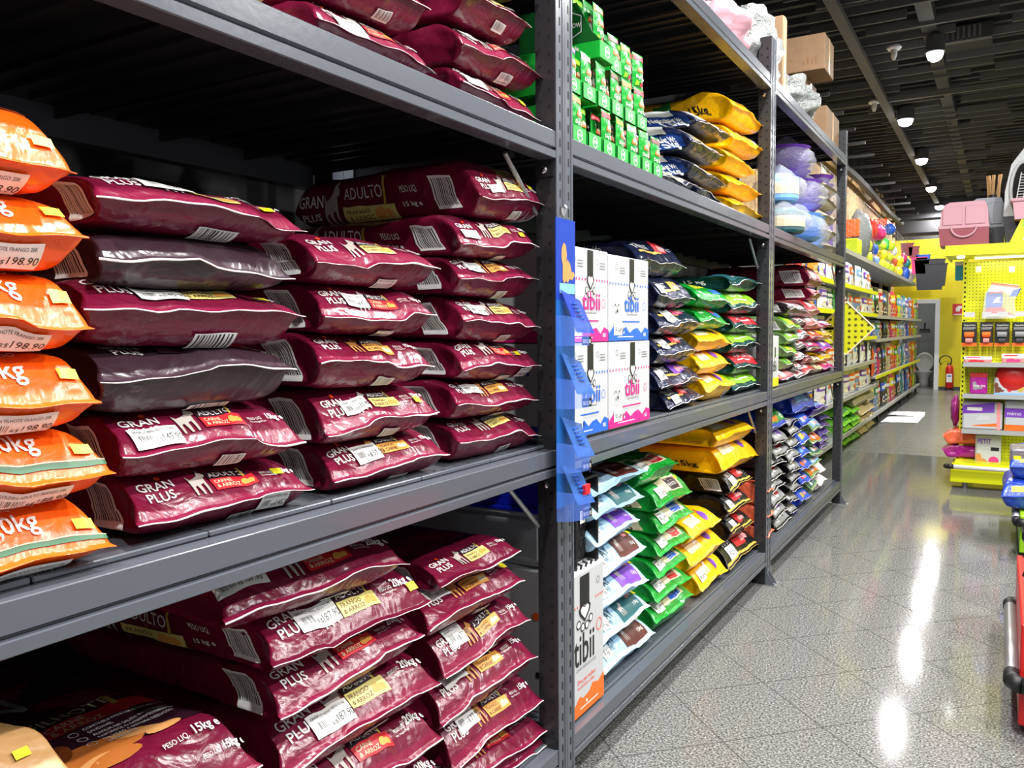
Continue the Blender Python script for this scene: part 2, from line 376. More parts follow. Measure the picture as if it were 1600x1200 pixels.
    def body(s, mb, top, bottom=None, nt=40, qs=None, tip='white_film', gus=None):
        bottom = bottom or top; gus = gus or top
        qs = qs or [.02, .07, .13, .2, .28, .36, .45, .54, .64, .76, .88, 1, 1.03, 1.07, 1.1, 1.14, 1.24, 1.36, 1.5, 1.65, 1.8, 1.9, 1.95, 1.985, 2.]
        us = np.array([0, .09, .18, .27, .36, .45, .54, .63, .72, .8, .87, .93] if nt > 44 else [0, .15, .3, .45, .6, .74, .86])
        def ths(q):
            n = float(s.nq(np.array(float(q)))); t = np.sort(np.concatenate([np.arcsin(np.array([0, .3, .6])**(n/2)), [PI/4], np.arccos(us**(n/2))]))
            t[0] = 0; t[-1] = PI/2; return np.concatenate([t[:-1], PI-t[:0:-1], PI+t[:-1], 2*PI-t[:0:-1]])
        th = ths(0); nt = len(th); base = s.S(th, np.zeros(nt)); sg = np.where(np.sin(th) >= 0, 1, -1)
        rings = []
        for dx, t in ((s.fin, .0005), (s.fin-.0018, .0009), (.0, .0014)):
            r = base.copy(); r[:, 0] += dx; r[:, 1] *= 1+.01*(dx > 0); r[:, 2] += -dx*.25+t*sg; rings.append(r)
        for q in qs: rings.append(s.S(ths(q), np.full(nt, q)))
        f = []; ms = []
        for j in range(len(rings)-1):
            for i in range(nt):
                f.append((j*nt+i, (j+1)*nt+i, (j+1)*nt+(i+1) % nt, j*nt+(i+1) % nt))
                up = sn((th[i]+(th[i+1] if i+1 < nt else 2*PI))/2); ms.append(tip if j == 0 else (top if up > .25 else bottom if up < -.25 else gus))
        for i in range(nt//2): f.append((i, i+1, nt-i-1, (nt-i) % nt)); ms.append(tip)
        f.append(tuple(range((len(rings)-1)*nt, len(rings)*nt))[::-1]); ms.append(bottom)
        o = len(mb.v); mb.v += np.concatenate(rings).tolist(); mb.f += [tuple(i+o for i in g) for g in f]; mb.m += ms
    def art(s, mb, els, off0=.002, side=False):
        V = []; O = []; lay = 0; base = len(mb.v); n0 = 0; F = []; M = []
        for el in els:
            for sub, (v, f, mt) in enumerate(art2d(el)):
                if el[0] in ('p', 't', 'bar', 'raw', 'sticker', 'c'): v, f = subdiv2(v, f, SUBD[0], .065 if side else 1.)
                V += v; O += [off0+.00016*min(lay, 22)+(.0005 if sub else 0)]*len(v); o = base+n0; n0 += len(v)
                F += [tuple(i+o for i in g) for g in f]; M += [mt]*len(f)
            lay += 1
        if not V: return
        V = np.array(V); O = np.array(O)[:, None]
        P = s.mapside(V[:, 0], V[:, 1], O) if side else s.map(V[:, 0]-s.W/2, V[:, 1], O)
        mb.v += P.tolist(); mb.f += F; mb.m += M
SUBD = [.014]
def sc_art(els, k):
    """scale the printed design with the bag width"""
    out = []
    for e in els:
        e = list(e)
        if e[0] == 'p': e[2:6] = [q*k for q in e[2:6]]
        elif e[0] == 't': e[2:5] = [q*k for q in e[2:5]]
        elif e[0] in ('c', 'ring'): e[1:4] = [q*k for q in e[1:4]]
        else: e[1:5] = [q*k for q in e[1:5]]
        out.append(tuple(e))
    return out
# printed designs, for a bag .42 wide; b>0 above the seam, b<0 below it
def logo(x, b, s=1., mt='ink_white'):
    return [('t', 'GRAN', x, b+.026*s, .028*s, mt, .012), ('t', 'PLUS', x+.008*s, b, .028*s, mt, .012), ('c', x+.055*s, b+.055*s, .006*s, 'ink_orangedot')]
def flav(x, b, head, l1, l2, col, tx='ink_brown', dog='ink_fur', s=1.):
    return [('p', DOG, x-.05*s, b-.004, .06*s, .06*s, dog), ('r', x, b, x+.105*s, b+.032*s, col), ('r', x, b+.032*s, x+.095*s, b+.056*s, 'ink_dkplum'),
            ('t', head, x+.006*s, b+.037*s, .021*s, 'ink_white'), ('t', l1, x+.006*s, b+.018*s, .0135*s, tx, .01), ('t', l2, x+.006*s, b+.005*s, .0135*s, tx, .01),
            ('p', MEAT, x+.066*s, b+.006*s, .034*s, .03*s, 'ink_apricot' if col != 'ink_apricot' else 'ink_cream'), ('p', CORN, x+.082*s, b+.03*s, .02*s, .03*s, 'ink_gold')]
def kg(x, b, t='15kg', s=1.): return [('t', 'PESO LIQ.', x, b, .0105*s, 'ink_white', 0, .8), ('t', t+' e', x+.048*s, b-.001, .02*s, 'ink_white', .02, .9), ('t', 'Net Weight/Peso', x, b-.008*s, .006*s, 'ink_white')]
LOWBAR = [('bar', .225, -.075, .29, -.04)]
ART = {
 'yel': logo(.03, .035)+flav(.19, .03, 'ADULTO', 'FRANGO', '& ARROZ', 'ink_paleyellow')+kg(.31, .05)+LOWBAR,
 'red': logo(.03, .035)+flav(.19, .03, 'ADULTO', 'CARNE', '& ARROZ', 'ink_red', 'ink_cream')+kg(.31, .05)+LOWBAR,
 'apr': logo(.03, .035)+flav(.19, .03, 'ADULTO', 'FRANGO', '& CARNE', 'ink_apricot', dog='ink_tanfur')+kg(.31, .05)+LOWBAR,
 'mini': logo(.03, .035)+flav(.19, .03, 'MINI ADULTO', 'FRANGO', '& ARROZ', 'ink_paleyellow', dog='ink_grey')+kg(.31, .05)+[('bar', .2, -.08, .29, -.04)],
 'plum': logo(.05, .06)+[('r', .15, .06, .3, .09, 'ink_dkplum'), ('t', 'CAO ADULTO MEDIO', .155, .075, .01, 'ink_salmon'), ('t', 'OVELHA & ARROZ', .225, .065, .011, 'ink_cream'), ('p', MEAT, .3, .06, .05, .03, 'ink_rose' if 0 else 'ink_red')]+kg(.35, .07)+[('bar', .2, -.105, .3, -.08)],
 'plain': [('bar', .2, -.105, .3, -.078)],
 'filho': logo(.03, .035)+flav(.19, .03, 'FILHOTE', 'CARNE', '& ARROZ', 'ink_red', 'ink_cream', dog='ink_tanfur')+kg(.31, .05)+LOWBAR}
STICK = ('sticker', .075, .03, .085, .042, '145.90', 'GRANPLUS MENU ADULTO CARN')
BAGN = [0]
def sticker_obj(bag, el, parent, name='price_label', off=.0046):
    mb = MB(); bag.art(mb, [el], off0=off); return mb.build(name, parent)
def hero(kind, xf, pl, pr, zb, H, desc, top='maroon', bottom=None, art='yel', L=.62, stick=None, ysticker=None, sideart=None, d0u=None, zs=None, seed=None, n=5, pg=.15, amp=1., tip='white_film', scale_art=True, yaw=0, cat='pet food bag', name='dog_food_bag', group=None, dl=.06, wave=1., roll=None):
    BAGN[0] += 1; seed = seed or BAGN[0]*13
    W = (pr.y-pl.y); yc = (pr.y+pl.y)/2; zseam = (pl.z+pr.z)/2
    H = max(H, .05); z_rel = min(.66, max(.3, (zseam-zb)/H)) if zs is None else zs
    du = d0u or min(.14, .05+.75*H)
    bg = Bag(W, H, L, du, dl, z_rel, n=n, pg=pg, seed=seed, amp=amp, wave=wave)
    mb = MB(); bg.body(mb, top, bottom or top, nt=60 if SUBD[0] < .03 else 40, tip=tip)
    k = W/.42 if scale_art else 1
    if art: bg.art(mb, sc_art(ART[art] if isinstance(art, str) else art, k))
    if sideart: bg.art(mb, sideart, side=True)
    roll = math.atan2(pr.z-pl.z, W)*.6 if roll is None else roll
    roll = max(-.05, min(.05, roll))
    o = mb.build(name, None, (xf, yc, zb), smooth=True, rot=(roll, 0, yaw))
    tag(o, desc, cat, group)
    if stick: sticker_obj(bg, (stick[0],)+tuple(v*k for v in stick[1:5])+tuple(stick[5:]), o)
    if ysticker: sticker_obj(bg, ('r', ysticker[0]*k, ysticker[1]*k, ysticker[0]*k+.028*k, ysticker[1]*k+.018*k, 'ink_yellow'), o, 'yellow_sticker')
    return o
ORD = ['bottom', 'second from bottom', 'third from bottom', 'fourth from bottom', 'fifth from bottom', 'sixth from bottom', 'seventh from bottom', 'eighth from bottom', 'ninth from bottom']
def ordn(i, n): return 'lowest' if i == 0 else 'topmost' if i == n-1 else ORD[i].replace('from bottom', 'up')
# ================================================================== THE ROOM
Y1A, Y1B, Y2A, Y2B, Y3A, Y3B = 2.220, 2.331, 4.842, 4.953, 7.427, 7.538
Y0B = -.28
BX = -1.2          # wall behind the racks
b = MB(); b.box((BX-.2, -3, -.1), (6, 10.75, 0), 'granite'); struct(b.build('floor'))
b = MB(); b.box((BX-.2, 10.75, -.1), (6, 23.6, 0), 'porcelain_tile'); o = b.build('floor'); struct(o)
b = MB(); b.box((BX-.1, -3, 0), (BX, 7.6, 4.8), 'back_black'); b.box((BX-.1, 7.6, 0), (BX, 22.4, 4.8), 'back_black'); struct(b.build('wall_left'))
b = MB()
rr = random.Random(4)
y = 7.9
while y < 21.5:                     # upright plywood sheets, stepped along their top
    tp = 4.45-.22*(rr.random()); b.box((BX, y, 2.35), (BX+.03, y+1.2, tp), 'osb'); y += 1.22
struct(b.build('wall_left_panels')); 
b = MB(); pts = []
for i in range(24): yy = 7.6+i*.63; pts.append((BX+.2, yy, 3.98+.03*sn(yy*.9)))
b.tube(pts, .06, 'rib_dark', 8)
for i in range(14):
    yy = 9+i*.95; b.box((BX+.02, yy, 4.1), (BX+.62-.0*i, yy+.04, 4.14), 'rib_dark'); b.box((BX+.02, yy, 4.1), (BX+.05, yy+.04, 4.6), 'rib_dark')
struct(b.build('trim_1'))
# far wall with the toilet doorway
WY = 22.4
dl = at(1433, 612, 1, WY).x-.35; dr = at(1458.5, 612, 1, WY).x; dtop = at(1460, 474, 1, WY).z
b = MB(); b.box((BX, WY, 0), (dl, WY+.15, 3.62), 'wall_yellow'); b.box((dr, WY, 0), (6, WY+.15, 3.62), 'wall_yellow'); b.box((dl, WY, dtop), (dr, WY+.15, 3.62), 'wall_yellow')
b.box((BX, WY+.01, 3.62), (6, WY+.15, 4.8), 'ceil_black'); struct(b.build('wall_far'))
b = MB(); b.box((dr+.07, WY-.012, 0), (6, WY, .08), 'ink_ink'); struct(b.build('baseboard_far'))
b = MB(); b.box((dl-.07, WY-.02, 0), (dl, WY+.16, dtop+.07), 'frame_white'); b.box((dr, WY-.02, 0), (dr+.1, WY+.16, dtop+.1), 'frame_white'); b.box((dl, WY-.02, dtop), (dr, WY+.16, dtop+.1), 'frame_white')
o = struct(b.build('door_1'))
b = MB(); b.box((dl-.3, WY+1.9, 0), (dr+.5, WY+2, 2.6), 'toilet_wall'); b.box((dl-.4, WY+.15, 0), (dl-.3, WY+2, 2.6), 'toilet_wall'); b.box((dr+.4, WY+.15, 0), (dr+.5, WY+2, 2.6), 'toilet_wall'); b.box((dl-.4, WY+.15, 2.6), (dr+.5, WY+2, 2.7), 'toilet_wall')
b.box((dl-.4, WY+.15, -.05), (dr+.5, WY+2, 0.001), 'porcelain_tile'); struct(b.build('wall_toilet'))
lamp_light((dl+dr)/2, WY+1, 2.5, 9, .25)
# ceiling: dark deck, purlins across, stepped battens, trays along the aisle
b = MB(); b.box((BX-.1, -3, 4.8), (6, WY+.1, 4.9), 'ceil_black')
y = 3
while y < WY: b.box((BX, y, 4.7), (5, y+.07, 4.8), 'rib_dark'); y += .26
struct(b.build('ceiling'))
b = MB(); rr = random.Random(8); y = 4
while y < WY-.2:
    x = -1.1+rr.random()*1.2
    while x < 4.4:
        l = rr.choice((.9, 1.2, 1.6)); b.box((x, y, 4.52), (x+l, y+.035, 4.6), 'batten'); x += l+rr.choice((.25, .5, .9))
    y += .34
struct(b.build('ceiling_battens'))
b = MB(); b.box((-.29, 2, 4.4), (-.19, WY, 4.46), 'batten'); b.box((.36, 2, 4.55), (.5, WY, 4.68), 'rib_dark'); b.box((BX, 11.9, 4.42), (5, 11.96, 4.48), 'batten'); struct(b.build('trim_2'))
b = MB(); b.box((BX, WY-.5, 3.66), (3, WY-.42, 3.74), 'rib_dark'); b.box((BX, WY-1.1, 3.95), (1.2, WY-1.04, 4.0), 'rib_dark'); struct(b.build('trim_3'))
# ceiling spots
names = ['large ceiling spot with bright round lens beside the vent box', 'nearest round spot of the row under the cable tray', 'second round ceiling spot along the cable tray', 'third round ceiling spot along the cable tray', 'farthest round ceiling spot near the yellow wall']
spots = []
for i, (px, py) in enumerate([(1461, 82), (1415, 187), (1440, 249), (1455, 293), (1468, 322)]):
    p = Z(px, py, LAMP_Z); r = .1 if i else .085; spots.append(p)
    e = empty('ceiling_spot', (p.x, p.y, LAMP_Z)); tag(e, names[i], 'ceiling light')
    MB().lathe([(r*.7, .2), (r*1.05, .16), (r*1.1, .0), (r*.95, -.004)], (0, 0, 0), 'rib_dark', 20).build('housing', e, smooth=False)
    MB().lathe([(r*.94, -.002), (r*.92, -.03), (r*.75, -.065), (r*.45, -.085), (r*.1, -.092)], (0, 0, 0), 'lamp_glow', 20).build('lens', e, smooth=True)
    MB().cyl((0, 0, .2), (0, 0, .4), .012, 'rib_dark').build('stem', e)
    lamp_light(p.x, p.y, LAMP_Z-.1, 95)
# further lamps of the same rows, out of the picture
for x, y in [(-.05, 11), (.1, 7.6)][:0]+[(.55, 5.2), (.6, 2.2), (.6, -.8), (2.2, .4), (2.2, 3.2), (2.3, 6.0), (3.4, 1.6), (3.4, 4.6), (2.4, 9.5), (2.4, 13), (2.4, 17)]:
    lamp_light(x, y, LAMP_Z, 135 if y < 8 else 80)
e = empty('vent_box', Z(1500, 72, 4.5)); tag(e, 'dark boxy ceiling vent beside the large bright spot', 'ceiling vent')
MB().box((-.28, -.2, 0), (.3, .2, .16), 'ceil_black', .01).build('housing', e)
b = MB()
for k in range(9): b.box((-.22+k*.05, -.202, .02), (-.2+k*.05, -.2, .14), 'batten')
b.box((-.28, -.2, -.006), (.3, -.12, 0), 'batten'); b.build('grille', e)
for (px, py), lb in (((1397, 78), 'white ceiling sensor head near the large spot'), ((1366, 162), 'white sensor head hanging from the cable tray')):
    p = Z(px, py, 4.4); e = empty('ceiling_sensor', p); tag(e, lb, 'sensor')
    MB().lathe([(.05, .05), (.075, .02), (.06, 0)], (0, 0, 0), 'frame_white', 16).build('base', e, smooth=True)
    MB().lathe([(.035, 0), (.03, -.06), (.015, -.1)], (0, 0, 0), 'ink_ltgrey', 12).build('head', e, smooth=True)
# ================================================================== RACKS
LV = [(.197, .118), (1.139, 1.059), (2.091, 2.010), (2.931, 2.850)]
DK = [t+.012 for t, _ in LV]
RD = -.95
def make_rack(y0, y1, label, first=False):
    """y0/y1 = outer ends of the bay (uprights are inside)"""
    root = empty('storage_rack', ((0+RD)/2, (y0+y1)/2, 0)); tag(root, label, 'storage rack', 'grey bolted storage racks'); off = Vector(root.location)
    pw = .0554
    def P(mb, name, **k): o = mb.build(name, root, loc=-off, **k); return o
    for ya in (y0-pw if first else y0, y1):
        for fr in (1, 0):
            b = MB(); x0 = .004 if fr else RD+.07
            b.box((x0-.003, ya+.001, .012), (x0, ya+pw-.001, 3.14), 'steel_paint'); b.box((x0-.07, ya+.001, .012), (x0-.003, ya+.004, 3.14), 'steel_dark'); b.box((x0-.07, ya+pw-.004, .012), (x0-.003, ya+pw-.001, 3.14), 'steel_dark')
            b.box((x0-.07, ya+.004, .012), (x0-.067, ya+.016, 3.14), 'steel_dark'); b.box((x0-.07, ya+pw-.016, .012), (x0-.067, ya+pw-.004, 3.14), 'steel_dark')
            if fr:
                b.box((x0, ya+pw-.016, .012), (x0+.0025, ya+pw-.006, 3.14), 'steel_paint')
                z = .08
                while z < 3.1:
                    b.box((x0, ya+.021, z), (x0+.0006, ya+.028, z+.024), 'slot'); b.box((x0-.058+.03, ya+.0004, z+.01), (x0-.048+.03, ya+.0012, z+.02), 'slot'); b.box((x0-.06, ya+.0004, z+.03), (x0-.051, ya+.0012, z+.039), 'slot'); z += .0505
            P(b, 'upright')
            b = MB(); b.box((x0-.09, ya+.001, 0), (x0+.06, ya+pw-.001, .007), 'galv'); b.prism([(x0, .007), (x0+.05, .007), (x0, .09)], 1, ya+.004, ya+.008, 'steel_paint'); b.prism([(ya+.001, .006), (ya+pw-.001, .006), (ya+pw-.004, .1), (ya+.004, .1)], 0, x0+.004, x0+.007, 'steel_paint'); P(b, 'foot_plate')
    for li, (zt, zb) in enumerate(LV):
        for fr in (1, 0):
            ya, yb = (y0, y1) if first else (y0+pw, y1)
            h = zt-zb; a = 0 if fr else RD-.066; s = 1 if fr else -1
            pr = [(a-s*.05, zt), (a, zt), (a+s*.0012, zt-.002), (a+s*.0012, zt-h*.58), (a-s*.008, zt-h*.64), (a-s*.008, zt-h*.67), (a+s*.003, zt-h*.72), (a+s*.003, zb+.002), (a, zb), (a-s*.05, zb)]
            b = MB(); b.prism(pr, 1, ya, yb, 'steel_paint'); P(b, 'beam')
        for ys in (y0+(0 if first else pw), y1):
            b = MB(); sg = 1 if ys < (y0+y1)/2 else -1
            b.box((-.066, ys, zb-.05), (-.004, ys+sg*.0035, zt+.03), 'steel_dark'); P(b, 'beam_bracket')
            b = MB()
            for zz in (zb-.03, ) if sg < 0 else (zb-.03,): b.lathe([(.011, 0), (.011, .004*sg), (.007, .008*sg), (.002, .009*sg)][:: 1], (-.035, ys+sg*.0035, zz), 'chrome', 10, 1)
            P(b, 'bolt')
        if li in (1, 2):
            b = MB(); b.cyl((-.06, y1-.19, zb-.01), (-.06, y1-.01, zb-.16), .007, 'galv', 6); P(b, 'corner_brace')
        # deck panels
        ya, yb = y0+(0 if first else pw)+.003, y1-.003; n = 8; st = (yb-ya)/n
        for k in range(n):
            p, q = ya+k*st+.0015, ya+(k+1)*st-.0015; dz = DK[li]; b = MB()
            b.box((RD-.03, p, dz-.01), (-.04, q, dz), 'steel_paint', .002); b.box((RD-.03, p+.002, dz-.012), (-.043, q-.002, dz-.01), 'steel_dark')  # thin dark sheet below the deck: underside shade painted in
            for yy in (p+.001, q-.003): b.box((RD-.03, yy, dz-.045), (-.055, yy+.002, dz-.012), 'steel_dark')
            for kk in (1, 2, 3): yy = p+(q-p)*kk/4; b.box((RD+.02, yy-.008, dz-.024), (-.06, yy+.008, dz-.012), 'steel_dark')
            for kk in (.25, .75): b.box((-.062, p+(q-p)*kk-.006, dz), (-.058, p+(q-p)*kk+.006, dz+.0004), 'slot')
            P(b, 'deck_panel')
    return root
make_rack(Y0B, Y1A, 'grey steel rack nearest the camera, stacked with maroon bags', True)
make_rack(Y1A+.0554, Y2A, 'grey steel rack holding white cartons, with the blue leaflet display on its post')
make_rack(Y2A+.0554, Y3A, 'farthest grey steel rack, with plastic wrapped bowls on its upper shelf')
# the closing half of the last upright pair
# ================================================================== BAY 1 GOODS
def stack(xf, deck, rows, where, group=None, last=.5):
    """rows bottom to top: (kw, xl, yl, xr, yr) seam ends in photo pixels on the plane x=xf"""
    P = [(X(a, c, xf), X(d, e, xf)) for _, a, c, d, e in rows]; zs = [(p.z+q.z)/2 for p, q in P]; n = len(rows)
    zb = [deck]
    for i in range(1, n): zb.append(zs[i-1]+.58*(zs[i]-zs[i-1]))
    top = zs[-1]+last*(zs[-1]-zb[-1])*1.1
    out = []
    for i, (kw, *_) in enumerate(rows):
        kw = dict(kw); kw.setdefault('pos', ordn(i, n)); H = (zb[i+1] if i < n-1 else top)-zb[i]; look = kw.pop('look')
        H = kw.pop('H', H); kind = kw.pop('f', hero)
        xx = xf+kw.pop('dx', 0)
        out.append(kind('', xx, P[i][0], P[i][1], kw.pop('zb', zb[i]), H+.004, f"{look}, {kw.pop('pos')} in {where}" , **kw))
    return out
OR = dict(top='orange', L=.66, tip='orange', d0u=.1, pg=.02, n=7)
def oart(kind):
    a = [('t', '20,0kg', .245, .038, .046, 'ink_white', .012, .8), ('t', 'PESO LIQUIDO', .256, .082, .0155, 'ink_white', .0, .85)]
    if kind: a = [('r', .0, .012, .45, .02, 'ink_dkgreen'), ('r', .0, .0205, .45, .022, 'ink_cream'), ('p', PUP, .14, .03, .08, .07, 'ink_skin')]+[('t', '20,0kg', .245, .042, .044, 'ink_white', .012, .8), ('t', 'PESO LIQUIDO', .258, .082, .016, 'ink_white', .0, .85)]
    else: a += [('r', .0, .115, .42, .2, 'ink_cream')]
    return a
OST = ('sticker', .265, -.06, .108, .046, '198.90', 'GOLDEN FILHOTE FRANGO 20K'); OST2 = ('sticker', .265, -.06, .108, .046, '188.90', 'GOLDEN ADULTO FRANGO 20K')
rows = []
for i, (yr, yl, xr, kd) in enumerate([(840, 852, 166, 1), (728, 748, 165, 1), (625, 617, 143, 0), (497, 476, 132, 0), (377, 361, 123, 0), (256, 230, 103, 0)]):
    rows.append((dict(OR, look='orange bag'+(' with green stripe' if kd else ''), art=oart(kd), stick=OST2 if kd else OST, ysticker=(.382, .03)), xr, yr, xr, yr))
def place_orange():
    xf = -.02; n = len(rows); P = [X(r[1], r[2], xf) for r in rows]; zs = [p.z for p in P]; zb = [DK[1]]
    for i in range(1, n): zb.append(zs[i-1]+.6*(zs[i]-zs[i-1]))
    for i, r in enumerate(rows):
        kw = dict(r[0]); look = kw.pop('look'); H = (zb[i+1]-zb[i]) if i < n-1 else .125
        pr = P[i]; pl = pr-Vector((0, .44, -.0))
        hero('', xf, pl, pr, zb[i], H+.004, f'{look}, {ordn(i, n)} in the orange stack at the near end', **kw)
place_orange()
M15 = dict(L=.68)
SIDE = [('bar', -.2, -.75, -.13, .65)]
SIDEF = [('bar', -.2, -.62, -.12, .62), ('t', 'PESO LIQ.', -.31, .2, .022, 'ink_white', 0, .8), ('t', '15 kg e', -.31, -.3, .03, 'ink_white', .02, .8)]
sidebig = None
def side_art(hh):
    """gusset print: coordinates are (distance behind nose, -1..1 of half height) so letter heights are divided by hh"""
    def T(s, x, b, size, mt, bold=0, sq=1): 
        v, f = text2d(s, bold); return [('raw', [(x+p*size*sq, b+q*size/hh) for p, q in v], f, mt)]
    o = []
    o += [('bar', -.2, -.55, -.125, .6)]
    o += T('PESO LIQ.', -.3, .25, .016, 'ink_white', 0, .85)+T('15 kg e', -.3, -.25, .024, 'ink_white', .02, .85)
    o += [('r', -.5, -.75, -.325, .0, 'ink_paleyellow')]+T('ADULTO', -.49, .2, .032, 'ink_white')+T('FRANGO', -.49, -.35, .019, 'ink_brown', .01)+T('& ARROZ', -.485, -.65, .019, 'ink_brown', .01)
    o += [('p', MEAT, -.4, -.7, .065, 1.0, 'ink_apricot'), ('p', CORN, -.36, .0, .03, .7, 'ink_gold'), ('p', DOG, -.56, -.85, .07, 1.5, 'ink_fur')]
    o += T('GRAN', -.66, .05, .034, 'ink_white', .012)+T('PLUS', -.65, -.5, .034, 'ink_white', .012)
    return o
_a2 = art2d
def art2d(el, s=1.):
    if el[0] == 'raw': return [(el[1], el[2], el[3])]
    return _a2(el, s)
mar = 'maroon bag with'
stack(-.05, DK[1], [
 (dict(M15, look='maroon bag with beef flavour panel', art='red', stick=('sticker', .29, -.045, .075, .042, '145.90', 'GRANPLUS MENU ADU'), ysticker=(.345, .045), sideart=SIDE), 215, 805, 480, 763),
 (dict(M15, look='maroon bag with torn price label', art='red', stick=('sticker', .03, .005, .1, .044, '145.90', 'GRANPLUS MENU ADULTO CARN'), sideart=SIDE), 192, 713, 467, 681),
 (dict(M15, look='dark plum bag with white logo', top='plum', art='plum', zs=.62), 157, 603, 453, 590),
 (dict(M15, look='maroon bag with small breed panel', art='mini', stick=('sticker', .1, .02, .09, .04, '145.90', 'PLUS MENU MINI ADU'), ysticker=(.35, .04), zs=.6), 133, 491, 465, 508),
 (dict(M15, look='plain dark plum bag', top='plum', art='plain', sideart=[('bar', -.2, -.6, -.12, .6)]), 156, 406, 450, 420),
 (dict(M15, look='maroon bag with curled white label', art='mini', stick=('sticker', .1, .03, .1, .04, '145.90', 'GRANPLUS MENU MINI'), ysticker=(.36, .04), sideart=[('bar', -.17, -.75, -.1, .7)], d0u=.15), 152, 306, 468, 350),
], 'the stack beside the orange bags', last=1.15)
SB = [('bar', -.2, -.7, -.13, .7)]
stack(-.05, DK[1], [
 (dict(M15, look='maroon bag with big price label', art='apr', stick=('sticker', .1, .02, .085, .05, '157.90', 'GRANPLUS MENU FRANGO'), sideart=SB), 521, 742, 694, 708),
 (dict(M15, look='maroon bag with pink and yellow panel', art='yel', stick=('sticker', .085, .03, .09, .04, '135.90', 'GRANPLUS MENU MINI'), ysticker=(.36, .03), sideart=SB), 512, 669, 678, 645),
 (dict(M15, look='maroon bag with apricot panel', art='apr', sideart=SB), 500, 566, 670, 566),
 (dict(M15, look='maroon bag with red panel', art='red', stick=('sticker', .1, .03, .08, .042, '145.90', 'GRANPLUS MENU'), sideart=SB), 506, 485, 675, 496),
 (dict(M15, look='maroon bag with orange and yellow panel', art='yel', sideart=SB, d0u=.15), 494, 403, 680, 420),
], 'the stack beyond the plum bags', last=1.1)
SC = [('bar', -.2, -.7, -.13, .7)]
hh = .07
stack(-.05, DK[1], [
 (dict(M15, look='maroon bag with yellow panel', art='yel', sideart=SC), 717, 695, 839, 672),
 (dict(M15, look='maroon bag with crooked price label', art='apr', stick=('sticker', .07, .035, .085, .04, '157.90', 'GRANPLUS MENU FRANGO'), sideart=SC), 714, 632, 835, 621),
 (dict(M15, look='maroon bag with label under its seam', art='red', stick=('sticker', .32, -.05, .07, .042, '145.90', 'GRANPLUS MENU'), ysticker=(.33, .04), sideart=SC), 723, 566, 839, 572),
 (dict(M15, look='bright maroon bag with yellow panel', art='yel', stick=('sticker', .06, .02, .085, .04, '135.90', 'GRANPLUS'), sideart=SC), 725, 501, 838, 508),
 (dict(M15, look='maroon bag with apricot panel', art='apr', stick=('sticker', .07, .025, .085, .04, '157.90', 'GRANPLUS'), sideart=SC), 718, 427, 835, 438),
 (dict(M15, look='maroon bag with grey label', art='yel', stick=('sticker', .03, .02, .08, .03, '157.90', 'GRANPLUS'), ysticker=(.34, .02), sideart=side_art(.055)), 722, 378, 836, 382),
 (dict(M15, look='long maroon bag with printed side', art='yel', sideart=side_art(.07), H=.16, ysticker=(.36, .06), dx=.0, stick=('sticker', .08, .02, .08, .03, '157.90', 'GRANPLUS'), pg=.1), 752, 305, 849, 317),
], 'the stack against the post')
# upper shelf
stack(-.05, DK[2], [(dict(M15, look='flat maroon bag with shiny wrinkles', art='red', stick=('sticker', .07, .0, .1, .05, '145.90', 'GRANPLUS MENU ADU')), 497, 35, 673, 107),
 (dict(M15, look='maroon bag with barcode underside', art='yel', pos='resting'), 508, -62, 665, 15),
 (dict(M15, look='maroon bag partly out of view', art='red'), 512, -150, 668, -70)], 'the top shelf left pile')
stack(-.05, DK[2], [(dict(M15, look='flattened maroon bag with red panel', art='red', ysticker=(.35, .03), stick=('sticker', .04, .01, .1, .04, '145.90', 'GRANPLUS')), 722, 135, 838, 179),
 (dict(M15, look='maroon bag with red panel', art='red', stick=('sticker', .04, .05, .08, .04, '145.90', 'GRANPLUS')), 724, 65, 842, 115),
 (dict(M15, look='maroon bag with slumped corner', art='yel'), 725, -15, 824, 42),
 (dict(M15, look='maroon bag cut by the picture edge', art='red'), 722, -85, 826, -30)], 'the top shelf pile by the post')
# second-row bags further back on the upper shelf
hero('', -.05, X(318, -48), X(425, -12), DK[2], .15, 'brown bag at the top picture edge above the near beam', top='tan_film', art=None, L=.6)
# lower shelf
L20 = dict(L=.72)
B20 = [('bar', .22, -.09, .31, -.045)]
def a20(k): return [e for e in ART[k] if e[0] != 't' or '15kg' not in str(e[1])]+[('t', '20kg e', .35, .05, .026, 'ink_white', .02, .9)]
stack(-.05, .21, [
 (dict(L20, look='maroon bag with red panel', art=a20('red')), 470, 1330, 700, 1265),
 (dict(L20, look='maroon bag with red beef panel', art=a20('red')), 455, 1285, 683, 1160),
 (dict(L20, look='maroon 20 kg bag with yellow panel', art=a20('yel'), stick=('sticker', .085, .012, .1, .045, '187.90', 'GRANPLUS MENU ADULTO FR')), 443, 1205, 680, 1060),
 (dict(L20, look='maroon bag with twisted side', art=a20('red'), sideart=SB), 438, 1108, 655, 990),
 (dict(L20, look='maroon 20 kg bag with yellow sticker', art=a20('yel'), stick=('sticker', .085, .03, .1, .045, '187.90', 'GRANPLUS MENU ADULTO FR'), ysticker=(.385, .03), sideart=side_art(.07)), 428, 1040, 665, 933),
 (dict(L20, look='maroon bag with beef panel in shade', art=a20('red'), stick=('sticker', .0, .03, .1, .035, '187.90', 'GRANPLUS MENU ADULTO')), 351, 949, 630, 877),
], 'the wide lower stack', last=1.)
